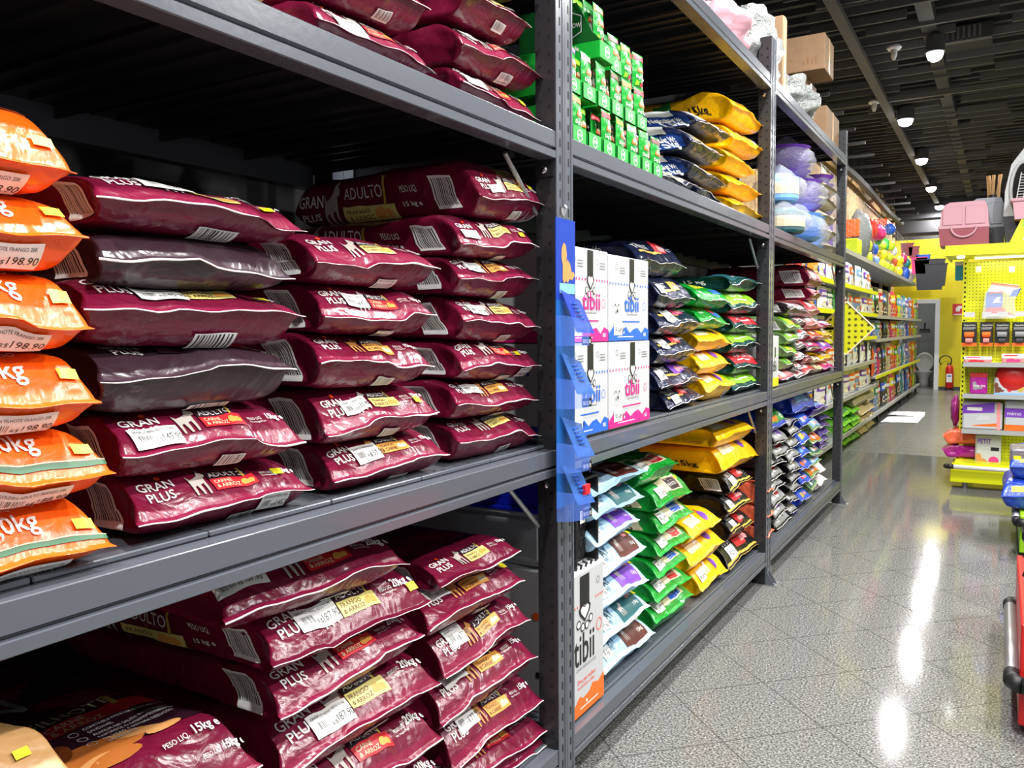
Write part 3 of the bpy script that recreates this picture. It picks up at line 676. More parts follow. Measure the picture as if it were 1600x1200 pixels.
stack(-.05, .21, [
 (dict(L20, look='maroon bag with yellow panel', art='yel'), 715, 1330, 855, 1235),
 (dict(L20, look='maroon puppy food bag with red panel', art='filho'), 700, 1235, 848, 1150),
 (dict(L20, look='maroon bag with apricot panel', art='apr', stick=('sticker', .07, .04, .08, .05, '177.90', 'GRANPLUS MENU'), ), 708, 1190, 842, 1095),
 (dict(L20, look='maroon bag with dotted label', art='apr', stick=('sticker', .06, .045, .09, .045, '177.90', 'GRANPLUS MENU')), 690, 1120, 833, 1027),
 (dict(L20, look='maroon bag with tilted label', art='apr', stick=('sticker', .07, .04, .075, .055, '177.90', 'GRANPLUS MENU')), 695, 1050, 823, 963),
 (dict(L20, look='maroon bag with label over its logo', art='apr', stick=('sticker', .05, .045, .09, .045, '177.90', 'GRANPLUS MENU'), ysticker=(.375, .045)), 670, 978, 813, 900),
 (dict(L20, look='maroon 10 kg bag with bright top', art='yel', sideart=SB), 687, 915, 807, 858),
], 'the lower stack by the post', last=1.)
# big puppy bag lying face up, tan bag in front
def ell(x, b, rx, rb, mt, a=0.):
    x += .045; b += .01
    return ('p', [(cs(t)*rx*cs(a)-sn(t)*rb*sn(a), cs(t)*rx*sn(a)+sn(t)*rb*cs(a)) for t in [k*2*PI/16 for k in range(16)]], x, b, 1, 1, mt)
mat('ink_pup', '#b8692c', .45); mat('ink_pupdark', '#7c3c18', .45); mat('ink_puplight', '#d89a5c', .45)
FIL = [('p', [(0, .3), (.1, .2), (.22, .16), (.4, .2), (.55, .16), (.75, .12), (.9, .16), (1, .3), (1, 3), (0, 3)], .0, .06, .49, .2, 'ink_dkplum'),
 ('t', 'GRAN', -.06, .375, .12, 'ink_grey', .012), ('t', 'PLUS', -.05, .285, .12, 'ink_grey', .012), ('t', 'Menu', .07, .24, .055, 'ink_brown'),
 ('r', .2, .225, .44, .272, 'ink_red'), ('t', 'FILHOTE', .22, .28, .042, 'ink_cream'), ('t', 'CARNE', .23, .25, .024, 'ink_cream', .01), ('t', '& ARROZ', .23, .229, .024, 'ink_cream', .01), ('p', CORN, .37, .262, .05, .05, 'ink_gold'),
 ell(.2, .1, .085, .04, 'ink_pup'), ell(.275, .105, .045, .018, 'ink_puplight', -.5), ell(.31, .078, .035, .014, 'ink_puplight'), ell(.16, .06, .05, .018, 'ink_puplight', .1), ell(.2, .055, .05, .016, 'ink_pup'),
 ell(.11, .15, .055, .05, 'ink_pup'), ell(.065, .135, .02, .035, 'ink_pupdark', .3), ell(.155, .14, .018, .034, 'ink_pupdark', -.3), ell(.11, .135, .032, .024, 'ink_puplight'), ell(.11, .118, .017, .016, 'ink_pink'), ell(.11, .142, .009, .007, 'ink_black'), ell(.09, .162, .005, .005, 'ink_black'), ell(.132, .162, .005, .005, 'ink_black')]
for k, t in enumerate(['CONTRIBUI PARA UM CRESCIMENTO', 'SAUDAVEL', 'AUXILIA NA SAUDE INTESTINAL', 'FAVORECE O DESENVOLVIMENTO', 'DA VISAO E SISTEMA NERVOSO', 'DO FILHOTE']):
    FIL.append(('t', t, .27, .2-k*.0165, .0125, 'ink_ltgrey', .01, .8))
FIL += [('ring', .25, .2, .009, 'ink_ltgrey'), ('ring', .25, .17, .009, 'ink_ltgrey'), ('ring', .25, .14, .009, 'ink_ltgrey'), ('t', 'PESO LIQ.', .32, .085, .015, 'ink_white', 0, .8), ('t', '15kg e', .38, .085, .026, 'ink_white', .02, .9), ('t', 'PESO LIQ.', .375, .042, .0115, 'ink_white', 0, .8), ('t', '15kg e', .42, .042, .02, 'ink_white', .02, .9), ('r', .2, .004, .3, .02, 'ink_red')]
FIL = [tuple(list(e[:3])+[e[3]+.05]+list(e[4:])) if e[0] in ('t', 'p') and e[1] != 'PESO LIQ.' and e[1] != '15kg e' else (('r', e[1], e[2]+.05, e[3], e[4]+.05, e[5]) if e[0] == 'r' and e[2] > .1 else (('ring', e[1], e[2]+.05, e[3], e[4]) if e[0] == 'ring' else e)) for e in FIL]
pr = X(398, 1188, -.05)
for i, (z0, H, lk) in enumerate([(.21, .135, 'maroon bag under the puppy bag, lowest of its pile'), (.345, .135, 'maroon bag under the puppy bag, second of its pile'), (.48, .13, 'maroon bag directly beneath the puppy food bag'), (.61, .16, 'large maroon puppy food bag lying face up')]):
    q = Vector((0, pr.y, z0+H*.5)); hero('', -.05, q-Vector((0, .47, 0)), q, z0, H, lk, art=FIL if i == 3 else 'red', L=.78, d0u=.12, sideart=None, ysticker=None, scale_art=(i != 3), amp=.8 if i == 3 else 1)
pr = X(103, 1187, .0)
for i, (z0, H, lk) in enumerate([(.21, .28, 'tan bag at the bottom of the near lower pile'), (.49, .29, 'tan bag in the middle of the near lower pile'), (.75, .165, 'tan 10.1 kg bag with yellow sticker, front of the puppy bag')]):
    q = Vector((0, .585 if i < 2 else .69, z0+H*.45)); hero('', -.0, q-Vector((0, .34, 0)), q, z0, H, lk, top='tan_film', tip='tan_film', L=.5, d0u=.12, pg=.03, art=[('t', 'PESO LIQUIDO', .18, .135, .026, 'ink_white', 0, .8), ('t', '10,1kg', .18, .085, .05, 'ink_white', .02, .85)], ysticker=(.34, .1) if i == 2 else None)
def carton(name, a, c, label, m='cardboard', group=None, parts=True, tilt=0):
    ctr = Vector(((a[0]+c[0])/2, (a[1]+c[1])/2, min(a[2], c[2]))); e = empty(name, ctr, (0, 0, tilt)); tag(e, label, 'box', group)
    A = Vector(a)-ctr; B = Vector(c)-ctr
    MB().box(A, B, m, .004).build('box_body', e)
    if parts and m == 'cardboard':
        b = MB(); xm = (A.x+B.x)/2; b.box((B.x, (A.y+B.y)/2-.025, A.z+.01), (B.x+.0012, (A.y+B.y)/2+.025, B.z+.001), 'tape'); b.box((A.x, (A.y+B.y)/2-.025, B.z), (B.x, (A.y+B.y)/2+.025, B.z+.0012), 'tape'); b.build('packing_tape', e)
        b = MB(); b.box((A.x+.02, A.y-.0012, A.z+(B.z-A.z)*.35), (A.x+.1, A.y, A.z+(B.z-A.z)*.37), 'card_edge')
        for k in range(4): b.box((B.x-.16+k*.03, A.y-.0012, A.z+.05), (B.x-.145+k*.03, A.y, A.z+.08+.02*(k % 2)), 'card_edge')
        b.build('printed_marks', e)
    return e
# crate, tub and carton behind the lower stack
e = empty('plastic_crate', (-.43, 2.58, .905)); tag(e, 'dark blue perforated plastic crate behind the first post', 'crate')
b = MB(); b.box((-.3, -.2, 0), (.3, .17, .012), 'crate_blue', .004)
for a_, c_ in (((-.3, -.2, 0), (-.29, .17, .1)), ((.29, -.2, 0), (.3, .17, .1)), ((-.3, -.2, 0), (.3, -.19, .1)), ((-.3, .16, 0), (.3, .17, .1))): b.box(a_, c_, 'crate_blue')
for i in range(9):
    for j in range(2): b.lathe([(.022, 0), (.022, -.002)], (-.26+i*.06, -.191, .03+j*.045), 'slot', 12, 1); b.lathe([(.022, 0), (.022, .002)], (.301, -.16+i*.035, .03+j*.045), 'slot', 12, 0)
b.build('basket', e); b = MB(); b.box((-.315, -.215, -.01), (.315, .185, .006), 'crate_blue', .004); b.build('rim', e)
e = empty('storage_tub', (-.43, 2.58, .705)); tag(e, 'translucent grey storage tub under the blue crate', 'tub')
b = MB(); b.box((-.3, -.2, 0), (.3, .17, .19), 'tub_clear', .03); b.build('tub_body', e); b = MB(); b.box((-.31, -.21, .175), (.31, .18, .195), 'tub_clear', .006); b.build('rim', e)
# ================================================================== BAY 2 GOODS
SUBD[0] = .022
def paw(x, b, s, kx=1., m='ink_black', wf='ink_white'):
    o = [('r', x-.06*s*kx, b+.12*s, x+.06*s*kx, b+.42*s, m)]
    for dx, dy, r in ((-.078, -.05, .034), (-.027, -.095, .034), (.027, -.095, .034), (.078, -.05, .034)): o += [('p', [(cs(a/12*6.283)*.8, sn(a/12*6.283)*1.35) for a in range(12)], x+dx*s*kx, b+dy*s, r*s*kx, r*s, m), ('p', [(cs(a/12*6.283)*.8, sn(a/12*6.283)*1.35) for a in range(12)], x+dx*s*kx, b+dy*s, r*s*.68*kx, r*s*.68, wf)]
    h = [(0, -1), (-.75, -.1), (-.9, .45), (-.55, .85), (0, .55), (.55, .85), (.9, .45), (.75, -.1)]
    return o+[('p', h, x, b+.05*s, .085*s*kx, .1*s, m), ('p', h, x, b+.055*s, .06*s*kx, .072*s, wf)]
def tib_art(w_, h_, col, dogk=0):
    a = []
    n = 8; e = [(0, 0)]+[(1, 0)]+[(1-i/10, .75+.25*sn(i*2.3)) for i in range(11)]
    a.append(('p', e, 0, 0, w_, h_*.17, 'ink_'+col)); a.append(('c', w_*.35, h_*.1, h_*.018, 'ink_white')); a.append(('r', w_*.2, h_*.04, w_*.6, h_*.05, 'ink_white'))
    for i in range(15):
        if abs(i/14-.55) > .09: a.append(('c', w_*(.02+.96*i/14), h_*.67, h_*.014, 'ink_'+col))
    a += paw(w_*.55, h_*.6, h_*.92, 1.3)
    a += [('t', 'tibii', w_*.36, h_*.35, h_*.27, 'ink_'+col, .012, 1.15), ('r', w_*.42, h_*.31, w_*.7, h_*.32, 'ink_grey'), ('r', w_*.3, h_*.22, w_*.75, h_*.235, 'ink_'+col), ('t', '10,1', w_*.84, h_*.05, h_*.06, 'ink_white', .02)]
    for k in range(3): a.append(('r', w_*.78, h_*(.86-k*.03), w_*.92, h_*(.87-k*.03), 'ink_grey')); a.append(('r', w_*.25, h_*(.86-k*.03), w_*.38, h_*(.87-k*.03), 'ink_grey'))
    a += [('ring', w_*.17, h_*.87, h_*.035, 'ink_black'), ('ring', w_*.72, h_*.87, h_*.03, 'ink_black'), ('ring', w_*.87, h_*.42, h_*.05, 'ink_'+col)]
    rr = random.Random(dogk+3)
    if dogk:
        for k in range(60 if dogk == 2 else 46):
            an = rr.random()*6.28; r_ = rr.random()**.5*h_*.16; x = w_*.16+r_*cs(an)*.62; y = h_*.34+r_*sn(an)*1.25; x = max(.004, x); y = max(h_*.17, y); l = h_*.04; q = an+rr.uniform(-.5, .5)
            a.append(('p', [(0, 0), (cs(q), sn(q)), (cs(q)+.1, sn(q)-.08)], x, y, l*.6, l, 'ink_grey'))
        a += [('c', w_*.12, h_*.42, h_*.014, 'ink_black'), ('c', w_*.2, h_*.42, h_*.014, 'ink_black'), ('c', w_*.17, h_*.35, h_*.022, 'ink_black')]
    return a
def flat_art(els, fn, off0=.0008):
    """prints on a flat face: fn(u, v, offset) -> point"""
    mb = MB(); lay = 0
    for el in els:
        for v, f, mt in art2d(el):
            lay += 1; mb.add([fn(p, q, off0+.00005*lay) for p, q in v], f, mt)
    return mb
def tib_box(y0, y1, z0, z1, col, dogk, label, x1=-.03, dep=.38, price=True, col2=None):
    e = empty('dog_food_carton', (x1-dep/2, (y0+y1)/2, z0)); tag(e, label, 'food carton'); w_, h_ = y1-y0-.004, z1-z0-.003; off = Vector(e.location)
    MB().box((-dep/2, -w_/2, 0), (dep/2, w_/2, h_), 'carton_white', .003).build('box_body', e)
    flat_art(tib_art(w_, h_, col, dogk), lambda u, v, o: (dep/2+o, u-w_/2, v)).build('front_print', e)
    flat_art([('c', .02+.04*k, h_*.67, .006, 'ink_'+col) for k in range(9)]+[('r', .0, 0, dep, h_*.12, 'ink_'+col)], lambda u, v, o: (u-dep/2, -w_/2-o, v)).build('side_print', e)
    if price: flat_art([('sticker', .04, .02, .075, .05, '189.00', 'TIBII ADULTO')], lambda u, v, o: (dep/2+o+.001, u-w_/2, v)).build('price_label', e)
z1a, z1b, z1c = DK[1], 1.462, 1.768
tib_box(2.677, 3.055, z1b, z1c, 'blue', 1, 'white carton with blue dots and a drawn hound, upper right of four')
tib_box(2.677, 3.07, z1a, z1b, 'magenta', 2, 'white carton with pink dots and a drawn long-haired dog')
tib_box(2.345, 2.672, z1b, z1c+.005, 'magenta', 0, 'white carton with pink dots behind the blue leaflet display', dep=.4)
tib_box(2.345, 2.672, z1a, z1b, 'blue', 0, 'white carton with blue dots behind the blue leaflet display', dep=.4)
tb = empty('dog_food_carton', (-.28, 2.51, DK[0])); tag(tb, 'tall white carton with black paw and orange base beside the post', 'food carton')
MB().box((-.25, -.12, 0), (.25, .12, .485), 'carton_white', .003).build('box_body', tb)
flat_art([('p', [(0, 0), (1, 0), (1, 1.05), (.8, .8), (.62, .95), (.5, .7), (.3, .62), (.2, .78), (0, .45)], 0, 0, .24, .085, 'ink_orangep'), ('c', .1, .035, .006, 'ink_white'), ('r', .05, .02, .19, .024, 'ink_white'), ('t', 'tibii', -.0+.005, .175, .15, 'ink_black', .01, .72), ('t', 'SUPER PREMIUM FOOD', .02, .155, .015, 'ink_grey'), ('t', 'Deu pet melhor', .03, .11, .022, 'ink_orangedot'), ('t', 'na primeira colher', .03, .092, .018, 'ink_orangedot'), ('ring', .2, .27, .022, 'ink_orangedot')]+[('c', .012+.018*k, .375, .004, 'ink_orangedot') for k in (0, 1, 9, 10, 11, 12)]+paw(.085, .33, .34, 1.75)+[('ring', .19, .43, .012, 'ink_black')], lambda u, v, o: (.25+o, u-.12, v)).build('front_print', tb)
flat_art([('c', .04+.08*k, .33-.02*(k % 2), .014, 'ink_orangep') for k in range(6)]+[('r', .4, .2, .43, .27, 'ink_orangep'), ('r', .36, .12, .48, .14, 'ink_black'), ('r', .2, .3, .202, .4, 'ink_grey')], lambda u, v, o: (u-.25, -.12-o, v)).build('side_print', tb)
tub2 = None
# black crate standing on end
e = empty('plastic_crate', (-.07, 2.545, .69)); tag(e, 'black perforated plastic crate on end above the tall carton', 'crate')
b = MB(); b.box((-.035, -.085, 0), (-.025, .085, .31), 'crate_black', .004)
for a_, c_ in (((-.035, -.09, 0), (.02, -.08, .31)), ((-.035, .08, 0), (.02, .09, .31)), ((-.035, -.09, .3), (.02, .09, .31))): b.box(a_, c_, 'crate_black', .003)
b.box((-.026, -.07, .02), (-.02, .07, .29), 'crate_black')
for i in range(4):
    for j in range(8): b.lathe([(.0145, 0), (.0145, .002)], (-.0195, -.052+i*.034+(.008 if j % 2 else -.008), .035+j*.034), 'slot', 12, 0)
for k in range(4): yy = -.06+k*.04; b.tube([(-.01, yy, .01), (.02, yy, -.004), (.025, yy, .02)], .004, 'crate_black', 6)
b.build('basket', e); flat_art([('sticker', 0, 0, .04, .045, '69.90', 'CAIXA')], lambda u, v, o: (-.015+o, u+.01, v+.14)).build('price_label', e)
e = empty('plastic_crate', (-.09, 2.425, .69)); tag(e, 'bright blue plastic crate wall left of the black crate', 'crate'); b = MB(); b.box((-.03, -.03, 0), (.0, -.015, .31), 'crate_blue', .004); b.tube([(-.01, -.02, .02), (.012, -.015, .05), (.0, -.01, .12)], .007, 'crate_blue', 8); b.build('crate_wall', e)
# leaflet display hanging on the post
e = empty('leaflet_display', (.03, 2.18, .97)); tag(e, 'tall blue hanging leaflet display with clear pockets on the first post', 'leaflet display')
b = MB(); b.box((0, -.02, 0), (.003, .1, .62), 'banner_sky'); b.box((0, -.02, .62), (.003, .105, .86), 'banner_blue'); b.build('backing_sheet', e)
b = MB(); b.lathe([(.012, 0), (.012, .003)], (.0, .03, .88), 'galv', 12, 0); b.tube([(.002, .03, .86), (.01, .035, .89), (.002, .04, .9)], .003, 'galv', 6); b.build('hook', e)
flat_art([('p', PUP, .02, .03, .07, .12, 'ink_tanfur'), ('r', .0, .0, .1, .03, 'ink_sky')], lambda u, v, o: (.003+o, u, v+.64)).build('dog_print', e)
for k, (zz, c2) in enumerate(((.565, 'ink_violet'), (.36, 'ink_sky'), (.12, 'ink_sky'), (-.02, 'ink_sky'))[:4]):
    zz = (.52, .335, .145, -.0)[k]
    b = MB(); v = [(.006, .0, zz+.13), (.02, .1, zz+.1), (.055, .13, zz+.0), (.04, .04, zz+.005)]; v2 = [(p[0]+.002, p[1], p[2]) for p in v]
    b.add(v+v2, [(0, 1, 2, 3), (7, 6, 5, 4), (0, 1, 5, 4), (1, 2, 6, 5), (2, 3, 7, 6), (3, 0, 4, 7)], 'leaf_a' if k == 0 else 'leaf_b')
    for q in range(5): t = .15+.14*q; b.box((.018+t*.03, .04+t*.03, zz+.1-t*.08), (.022+t*.03, .075+t*.02, zz+.104-t*.08), 'ink_blue')
    if k == 3: b.box((.04, .075, zz+.03), (.05, .11, zz+.06), 'ink_red')
    b.build('leaflet', e)
    b = MB(); n = 8; v = []
    for i in range(n+1):
        a_ = PI*i/n; v += [(.006+.06*sn(a_), .055-.085*cs(a_), zz-.035), (.006+.06*sn(a_), .055-.085*cs(a_), zz+.035+.02*cs(a_))]
    b.add(v, [(2*i, 2*i+2, 2*i+3, 2*i+1) for i in range(n)], 'pocket'); b.build('clear_pocket', e, smooth=True)
    flat_art([('r', 0, 0, .055, .026, 'ink_black'), ('t', "'8010,10", .004, .006, .017, 'ink_white', .01, .8)], lambda u, v, o: (.058+o+u*.1, u+.035, v+zz-.034)).build('price_strip', e)
# bags of bay 2
def TR(meat='ink_red'): return [('t', 'TRUST', .05, .05, .04, 'ink_ltgrey', .02), ('r', .05, .03, .24, .04, 'ink_gold'), ('r', .2, .035, .3, .085, meat), ('p', MEAT, .24, .04, .06, .05, 'ink_salmon'), ('t', 'ADULT', .3, .05, .022, 'ink_ltgrey'), ('ring', .12, -.04, .02, 'ink_grey'), ('ring', .22, -.04, .02, 'ink_grey'), ('r', .3, -.06, .36, -.03, 'ink_grey')]
def S15(m='ink_white', two=('Peso Liquido', 'Neto/Net Wt')):
    return lambda hh: None
def sidetxt(lines, hh):
    o = []
    for t, x, b_, sz, m_ in lines:
        v, f = text2d(t, .015); o.append(('raw', [(x+p*sz, b_+q*sz/hh) for p, q in v], f, m_))
    return o
NV = dict(top='navy', L=.6)
ns = sidetxt([('15kg', -.3, -.65, .06, 'ink_white'), ('Neto/Net Wt', -.31, .05, .024, 'ink_white'), ('Peso Liquido', -.31, .4, .024, 'ink_white')], .06)
stack(-.05, DK[1], [
 (dict(NV, look='navy bag', art=TR(), stick=('sticker', .08, .0, .08, .04, '189.90', 'TRUST')), 1044, 632, 1095, 620),
 (dict(NV, look='navy bag', art=TR('ink_violet'), stick=('sticker', .03, .02, .07, .04, '189.90', 'TRUST')), 1031, 598, 1094, 589),
 (dict(NV, look='navy bag with red meat', art=TR(), stick=('sticker', .07, .02, .08, .045, '189.90', 'TRUST')), 1029, 550, 1088, 545),
 (dict(NV, look='navy bag with white label', art=TR('ink_pink'), stick=('sticker', .09, .01, .08, .05, '189.90', 'TRUST')), 1031, 506, 1095, 503),
 (dict(NV, look='navy bag with white label', art=TR('ink_gold'), stick=('sticker', .03, .01, .07, .05, '189.90', 'TRUST')), 1030, 463, 1082, 463),
 (dict(NV, look='navy bag lying back over the cartons', art=TR(), dx=-.04, H=.15, sideart=ns), 1012, 406, 1082, 409),
], 'the navy stack by the cartons')
GP = dict(top='green_film', L=.6); YP = dict(top='yellow_film', tip='yellow_film', L=.58)
GA = [('t', 'PEDIGREE', .06, .065, .04, 'ink_yellow', .02), ('r', .24, .03, .36, .06, 'ink_blue'), ('t', 'Nutri', .06, .035, .025, 'ink_white')]
YA = [('r', .06, .03, .16, .08, 'ink_cream'), ('p', DOG, .16, .03, .06, .06, 'ink_white'), ('c', .3, .06, .03, 'ink_violet'), ('t', 'PEDIGREE', .18, .09, .03, 'ink_red', .02), ('bar', .3, -.07, .36, -.03)]
stack(-.05, DK[1], [
 (dict(YP, look='yellow bag', art=YA), 1104, 606, 1145, 601), (dict(YP, look='yellow bag', art=YA), 1095, 571, 1138, 565), (dict(YP, look='yellow bag', art=YA), 1092, 535, 1141, 530),
 (dict(GP, look='green bag', art=GA+[('r', .2, .05, .32, .08, 'ink_red')]), 1095, 499, 1136, 501), (dict(GP, look='bright green bag', art=GA), 1092, 462, 1139, 472)], 'the green and yellow middle stack', last=1.4)
def DG(c, lbl): return dict(top='teal_film', L=.6, look=lbl, art=[('r', .02, .012, .40, .1, c), ('t', 'GranPlus', .1, .05, .05, 'ink_white', .01), ('r', .1, .03, .3, .036, 'ink_white'), ('t', 'KITS 15kg', .1, -.04, .02, 'ink_grey')])
stack(-.05, DK[1], [
 (DG('ink_lime', 'dark green bag with lime panel'), 1146, 606, 1190, 597), (DG('ink_red', 'dark green bag with red panel'), 1149, 574, 1190, 567), (DG('ink_lime', 'dark green bag with lime panel'), 1145, 538, 1184, 535),
 (DG('ink_red', 'dark green bag with red panel'), 1147, 507, 1189, 510), (DG('ink_lime', 'dark green bag with lime panel'), 1143, 477, 1184, 476),
 (dict(DG('ink_teal', 'dark teal bag with side print'), sideart=sidetxt([('15 kg', -.28, -.2, .05, 'ink_white')], .06)), 1142, 440, 1186, 440)], 'the dark green stack')
# lower shelf of bay 2
def QD(c, lbl): return dict(top='paleblue_film', tip='paleblue_film', L=.6, look=lbl, pg=.05, d0u=.14, ysticker=(.385, .07), stick=('sticker', .04, .015, .06, .05, '219.90', 'QUALIDY'), art=[('r', .2, .006, .385, .13, c), ('t', 'QUALI', .07, .085, .042, 'ink_black', 0, .8), ('t', 'DAY', .08, .045, .048, 'ink_black', 0, .8), ('t', 'ADULTO', .24, .09, .025, 'ink_cream'), ('p', DOG, .225, .025, .05, .055, 'ink_fur'), ('p', MEAT, .32, .07, .045, .03, 'ink_salmon'), ('t', '15kg', .33, .03, .02, 'ink_white')])
stack(-.05, DK[0], [(QD('ink_choc', 'pale blue bag with brown panel'), 943, 1050, 1019, 985), (QD('ink_teal', 'pale blue bag with teal panel'), 940, 1000, 1011, 944), (QD('ink_violet', 'pale blue bag with violet panel'), 938, 950, 1009, 899), (QD('ink_choc', 'pale blue bag with brown panel'), 935, 900, 1005, 852), (QD('ink_violet', 'pale blue bag with violet panel'), 930, 850, 995, 806), (QD('ink_teal', 'pale blue bag with teal panel'), 928, 806, 1001, 771), (QD('ink_choc', 'pale blue bag with brown panel'), 925, 768, 1007, 732)], 'the pale blue stack')
def GL(c, lbl, side=0): return dict(top='green_film', tip='green_film', L=.62, look=lbl, stick=('sticker', .05, .015, .08, .05, '199.90', 'PEDIGREE'), ysticker=(.34, .07), sideart=([('r', -.33, -.6, -.14, .6, 'ink_cream')]+sidetxt([('15 kg', -.31, -.4, .06, 'ink_black')], .06)) if side else None, art=[('r', .12, .025, .36, .1, 'ink_cream'), ('r', .22, .03, .33, .09, c), ('t', 'ADULTOS', .225, .05, .02, 'ink_white'), ('t', 'Vital Pro', .05, .11, .03, 'ink_white')])
stack(-.05, DK[0], [(GL('ink_blue', 'green bag with blue panel'), 1023, 963, 1080, 932), (GL('ink_red', 'green bag with red panel'), 1025, 932, 1076, 903), (GL('ink_blue', 'green bag with cream and blue panel'), 1027, 897, 1072, 873), (GL('ink_red', 'green bag with red panel'), 1029, 860, 1077, 838), (GL('ink_blue', 'green bag with blue panel', 1), 1031, 824, 1080, 800), (GL('ink_dkplum', 'green bag with cream panel', 1), 1027, 789, 1078, 764), (GL('ink_red', 'slanting green bag with red meat'), 1000, 744, 1056, 722)], 'the tall green stack')
stack(-.05, DK[0], [(dict(YP, look='yellow bag', art=YA, stick=('sticker', .05, .02, .08, .05, '99.90', 'X')), 1095, 922, 1134, 884), (dict(YP, look='yellow bag', art=YA), 1078, 877, 1128, 846), (dict(YP, look='yellow bag', art=YA), 1080, 840, 1123, 810)], 'the short lower yellow stack', last=1.2)
KA = [('t', 'MAX', .06, .06, .04, 'ink_ltgrey', .02), ('r', .17, .03, .3, .09, 'ink_red'), ('p', MEAT, .25, .04, .1, .05, 'ink_salmon'), ('r', .0, .002, .42, .012, 'ink_gold'), ('sticker', .06, .01, .08, .045, '129.90', 'MAX')]
KB = dict(top='black_film', tip='ink_gold', L=.6, art=KA)
kk = stack(-.05, DK[0], [(dict(KB, look='black bag with gold edge'), 1138, 881, 1183, 849), (dict(KB, look='black bag with gold edge'), 1142, 832, 1174, 812), (dict(KB, look='black bag with gold edge'), 1138, 798, 1172, 782), (dict(KB, look='black bag with side barcode', sideart=[('bar', -.2, -.5, -.1, .5)]), 1142, 763, 1172, 745),
 (dict(YP, look='big yellow 15 kg bag', art=YA, L=.8, sideart=[('r', -.62, -.5, -.46, .6, 'ink_teal')]+sidetxt([('15kg', -.3, -.3, .06, 'ink_black'), ('HIGH Premium', -.61, .0, .026, 'ink_white')], .09)), 1128, 728, 1184, 706),
 (dict(YP, look='big crumpled yellow bag', art=YA, L=.8), 1121, 681, 1176, 668)], 'the mixed black stack')
# upper shelf of bay 2
NP = [('r', .02, .01, .4, .12, 'ink_grey')]
NU = dict(top='navy', L=.62, d0u=.2, zs=.35, art=[('r', .02, .01, .4, .15, 'silver_print'), ('t', 'TRUST', .08, .08, .06, 'ink_gold', .01), ('p', MEAT, .1, .02, .2, .05, 'ink_gold'), ('ring', .3, .05, .03, 'ink_ltgrey')])
ns2 = [('r', -.34, -.7, -.08, .75, 'navy_print')]+sidetxt([('15kg', -.27, -.6, .07, 'ink_white'), ('Neto/Net Wt', -.29, .05, .028, 'ink_white')], .065)+[('bar', -.28, .5, -.16, .9)]
stack(-.05, DK[2], [(dict(NU, look='silver and navy bag'), 1090, 300, 1134, 322), (dict(NU, look='navy bag with silver nose', sideart=ns2), 1082, 256, 1135, 284), (dict(NU, look='navy bag with silver nose', sideart=ns2), 1080, 217, 1127, 246), (dict(NU, look='navy bag with silver nose', sideart=ns2), 1090, 175, 1141, 203)], 'the upper navy stack')
hero('', -.05, X(1033, 278), X(1085, 300), DK[2], .1, 'silver and navy bag lying flat beside the green treat boxes', **{k: v for k, v in NU.items()})
YN = dict(top='yellow_film', tip='yellow_film', L=.62, d0u=.18, art=[('p', MEAT, .08, .03, .25, .08, 'ink_gold'), ('c', .34, .03, .02, 'ink_cream')], amp=1.5)
stack(-.05, DK[2], [(dict(YN, look='shiny yellow bag'), 1145, 318, 1188, 334), (dict(YN, look='shiny yellow bag'), 1140, 280, 1187, 303), (dict(YN, look='shiny yellow bag'), 1140, 243, 1178, 265), (dict(YN, look='shiny yellow bag'), 1148, 213, 1190, 235), (dict(YN, look='yellow bag with 15 kg side', sideart=sidetxt([('15kg', -.3, -.3, .05, 'ink_black')], .07)+[('r', -.45, -.3, -.36, .8, 'ink_green')]), 1147, 166, 1192, 191)], 'the upper yellow stack', last=1.2)
# treat boxes and sachets
def hexa(x, y, r): return [('p', [(0, 1), (.87, .5), (.87, -.5), (0, -1), (-.87, -.5), (-.87, .5)], x, y, r, r, 'ink_white'), ('p', [(0, 1), (.87, .5), (.87, -.5), (0, -1), (-.87, -.5), (-.87, .5)], x, y, r*.84, r*.84, 'ink_green'), ('r', x-r*.55, y-r*.12, x+r*.55, y+r*.25, 'ink_white')]
mat('treat_green', '#12a032', .35); mat('treat_dark', '#07501c', .4)
def treat_box(y, z, label, x1=-.035, w_=.1, dep=.26):
    e = empty('treat_display_box', (x1-dep/2, y+w_/2, z)); tag(e, label, 'display box', 'green open-topped treat display boxes'); b = MB()
    b.box((dep/2-.003, -w_/2, 0), (dep/2, w_/2, .052), 'treat_green'); b.box((-dep/2, -w_/2, 0), (-dep/2+.003, w_/2, .16), 'treat_green'); b.box((-dep/2, -w_/2, 0), (dep/2, w_/2, .003), 'treat_green')
    for s_ in (-1, 1): b.prism([(-dep/2, .003), (dep/2, .003), (dep/2, .05), (dep/2-.05, .055), (dep/2-.12, .13), (-dep/2, .13)], 1, s_*(w_/2-.0015)-.0015, s_*(w_/2-.0015)+.0015, 'treat_green')
    b.build('box_body', e); flat_art(hexa(w_/2, .026, .021), lambda u, v, o: (dep/2+o, u-w_/2, v)).build('badge', e)
SPROTO = {}
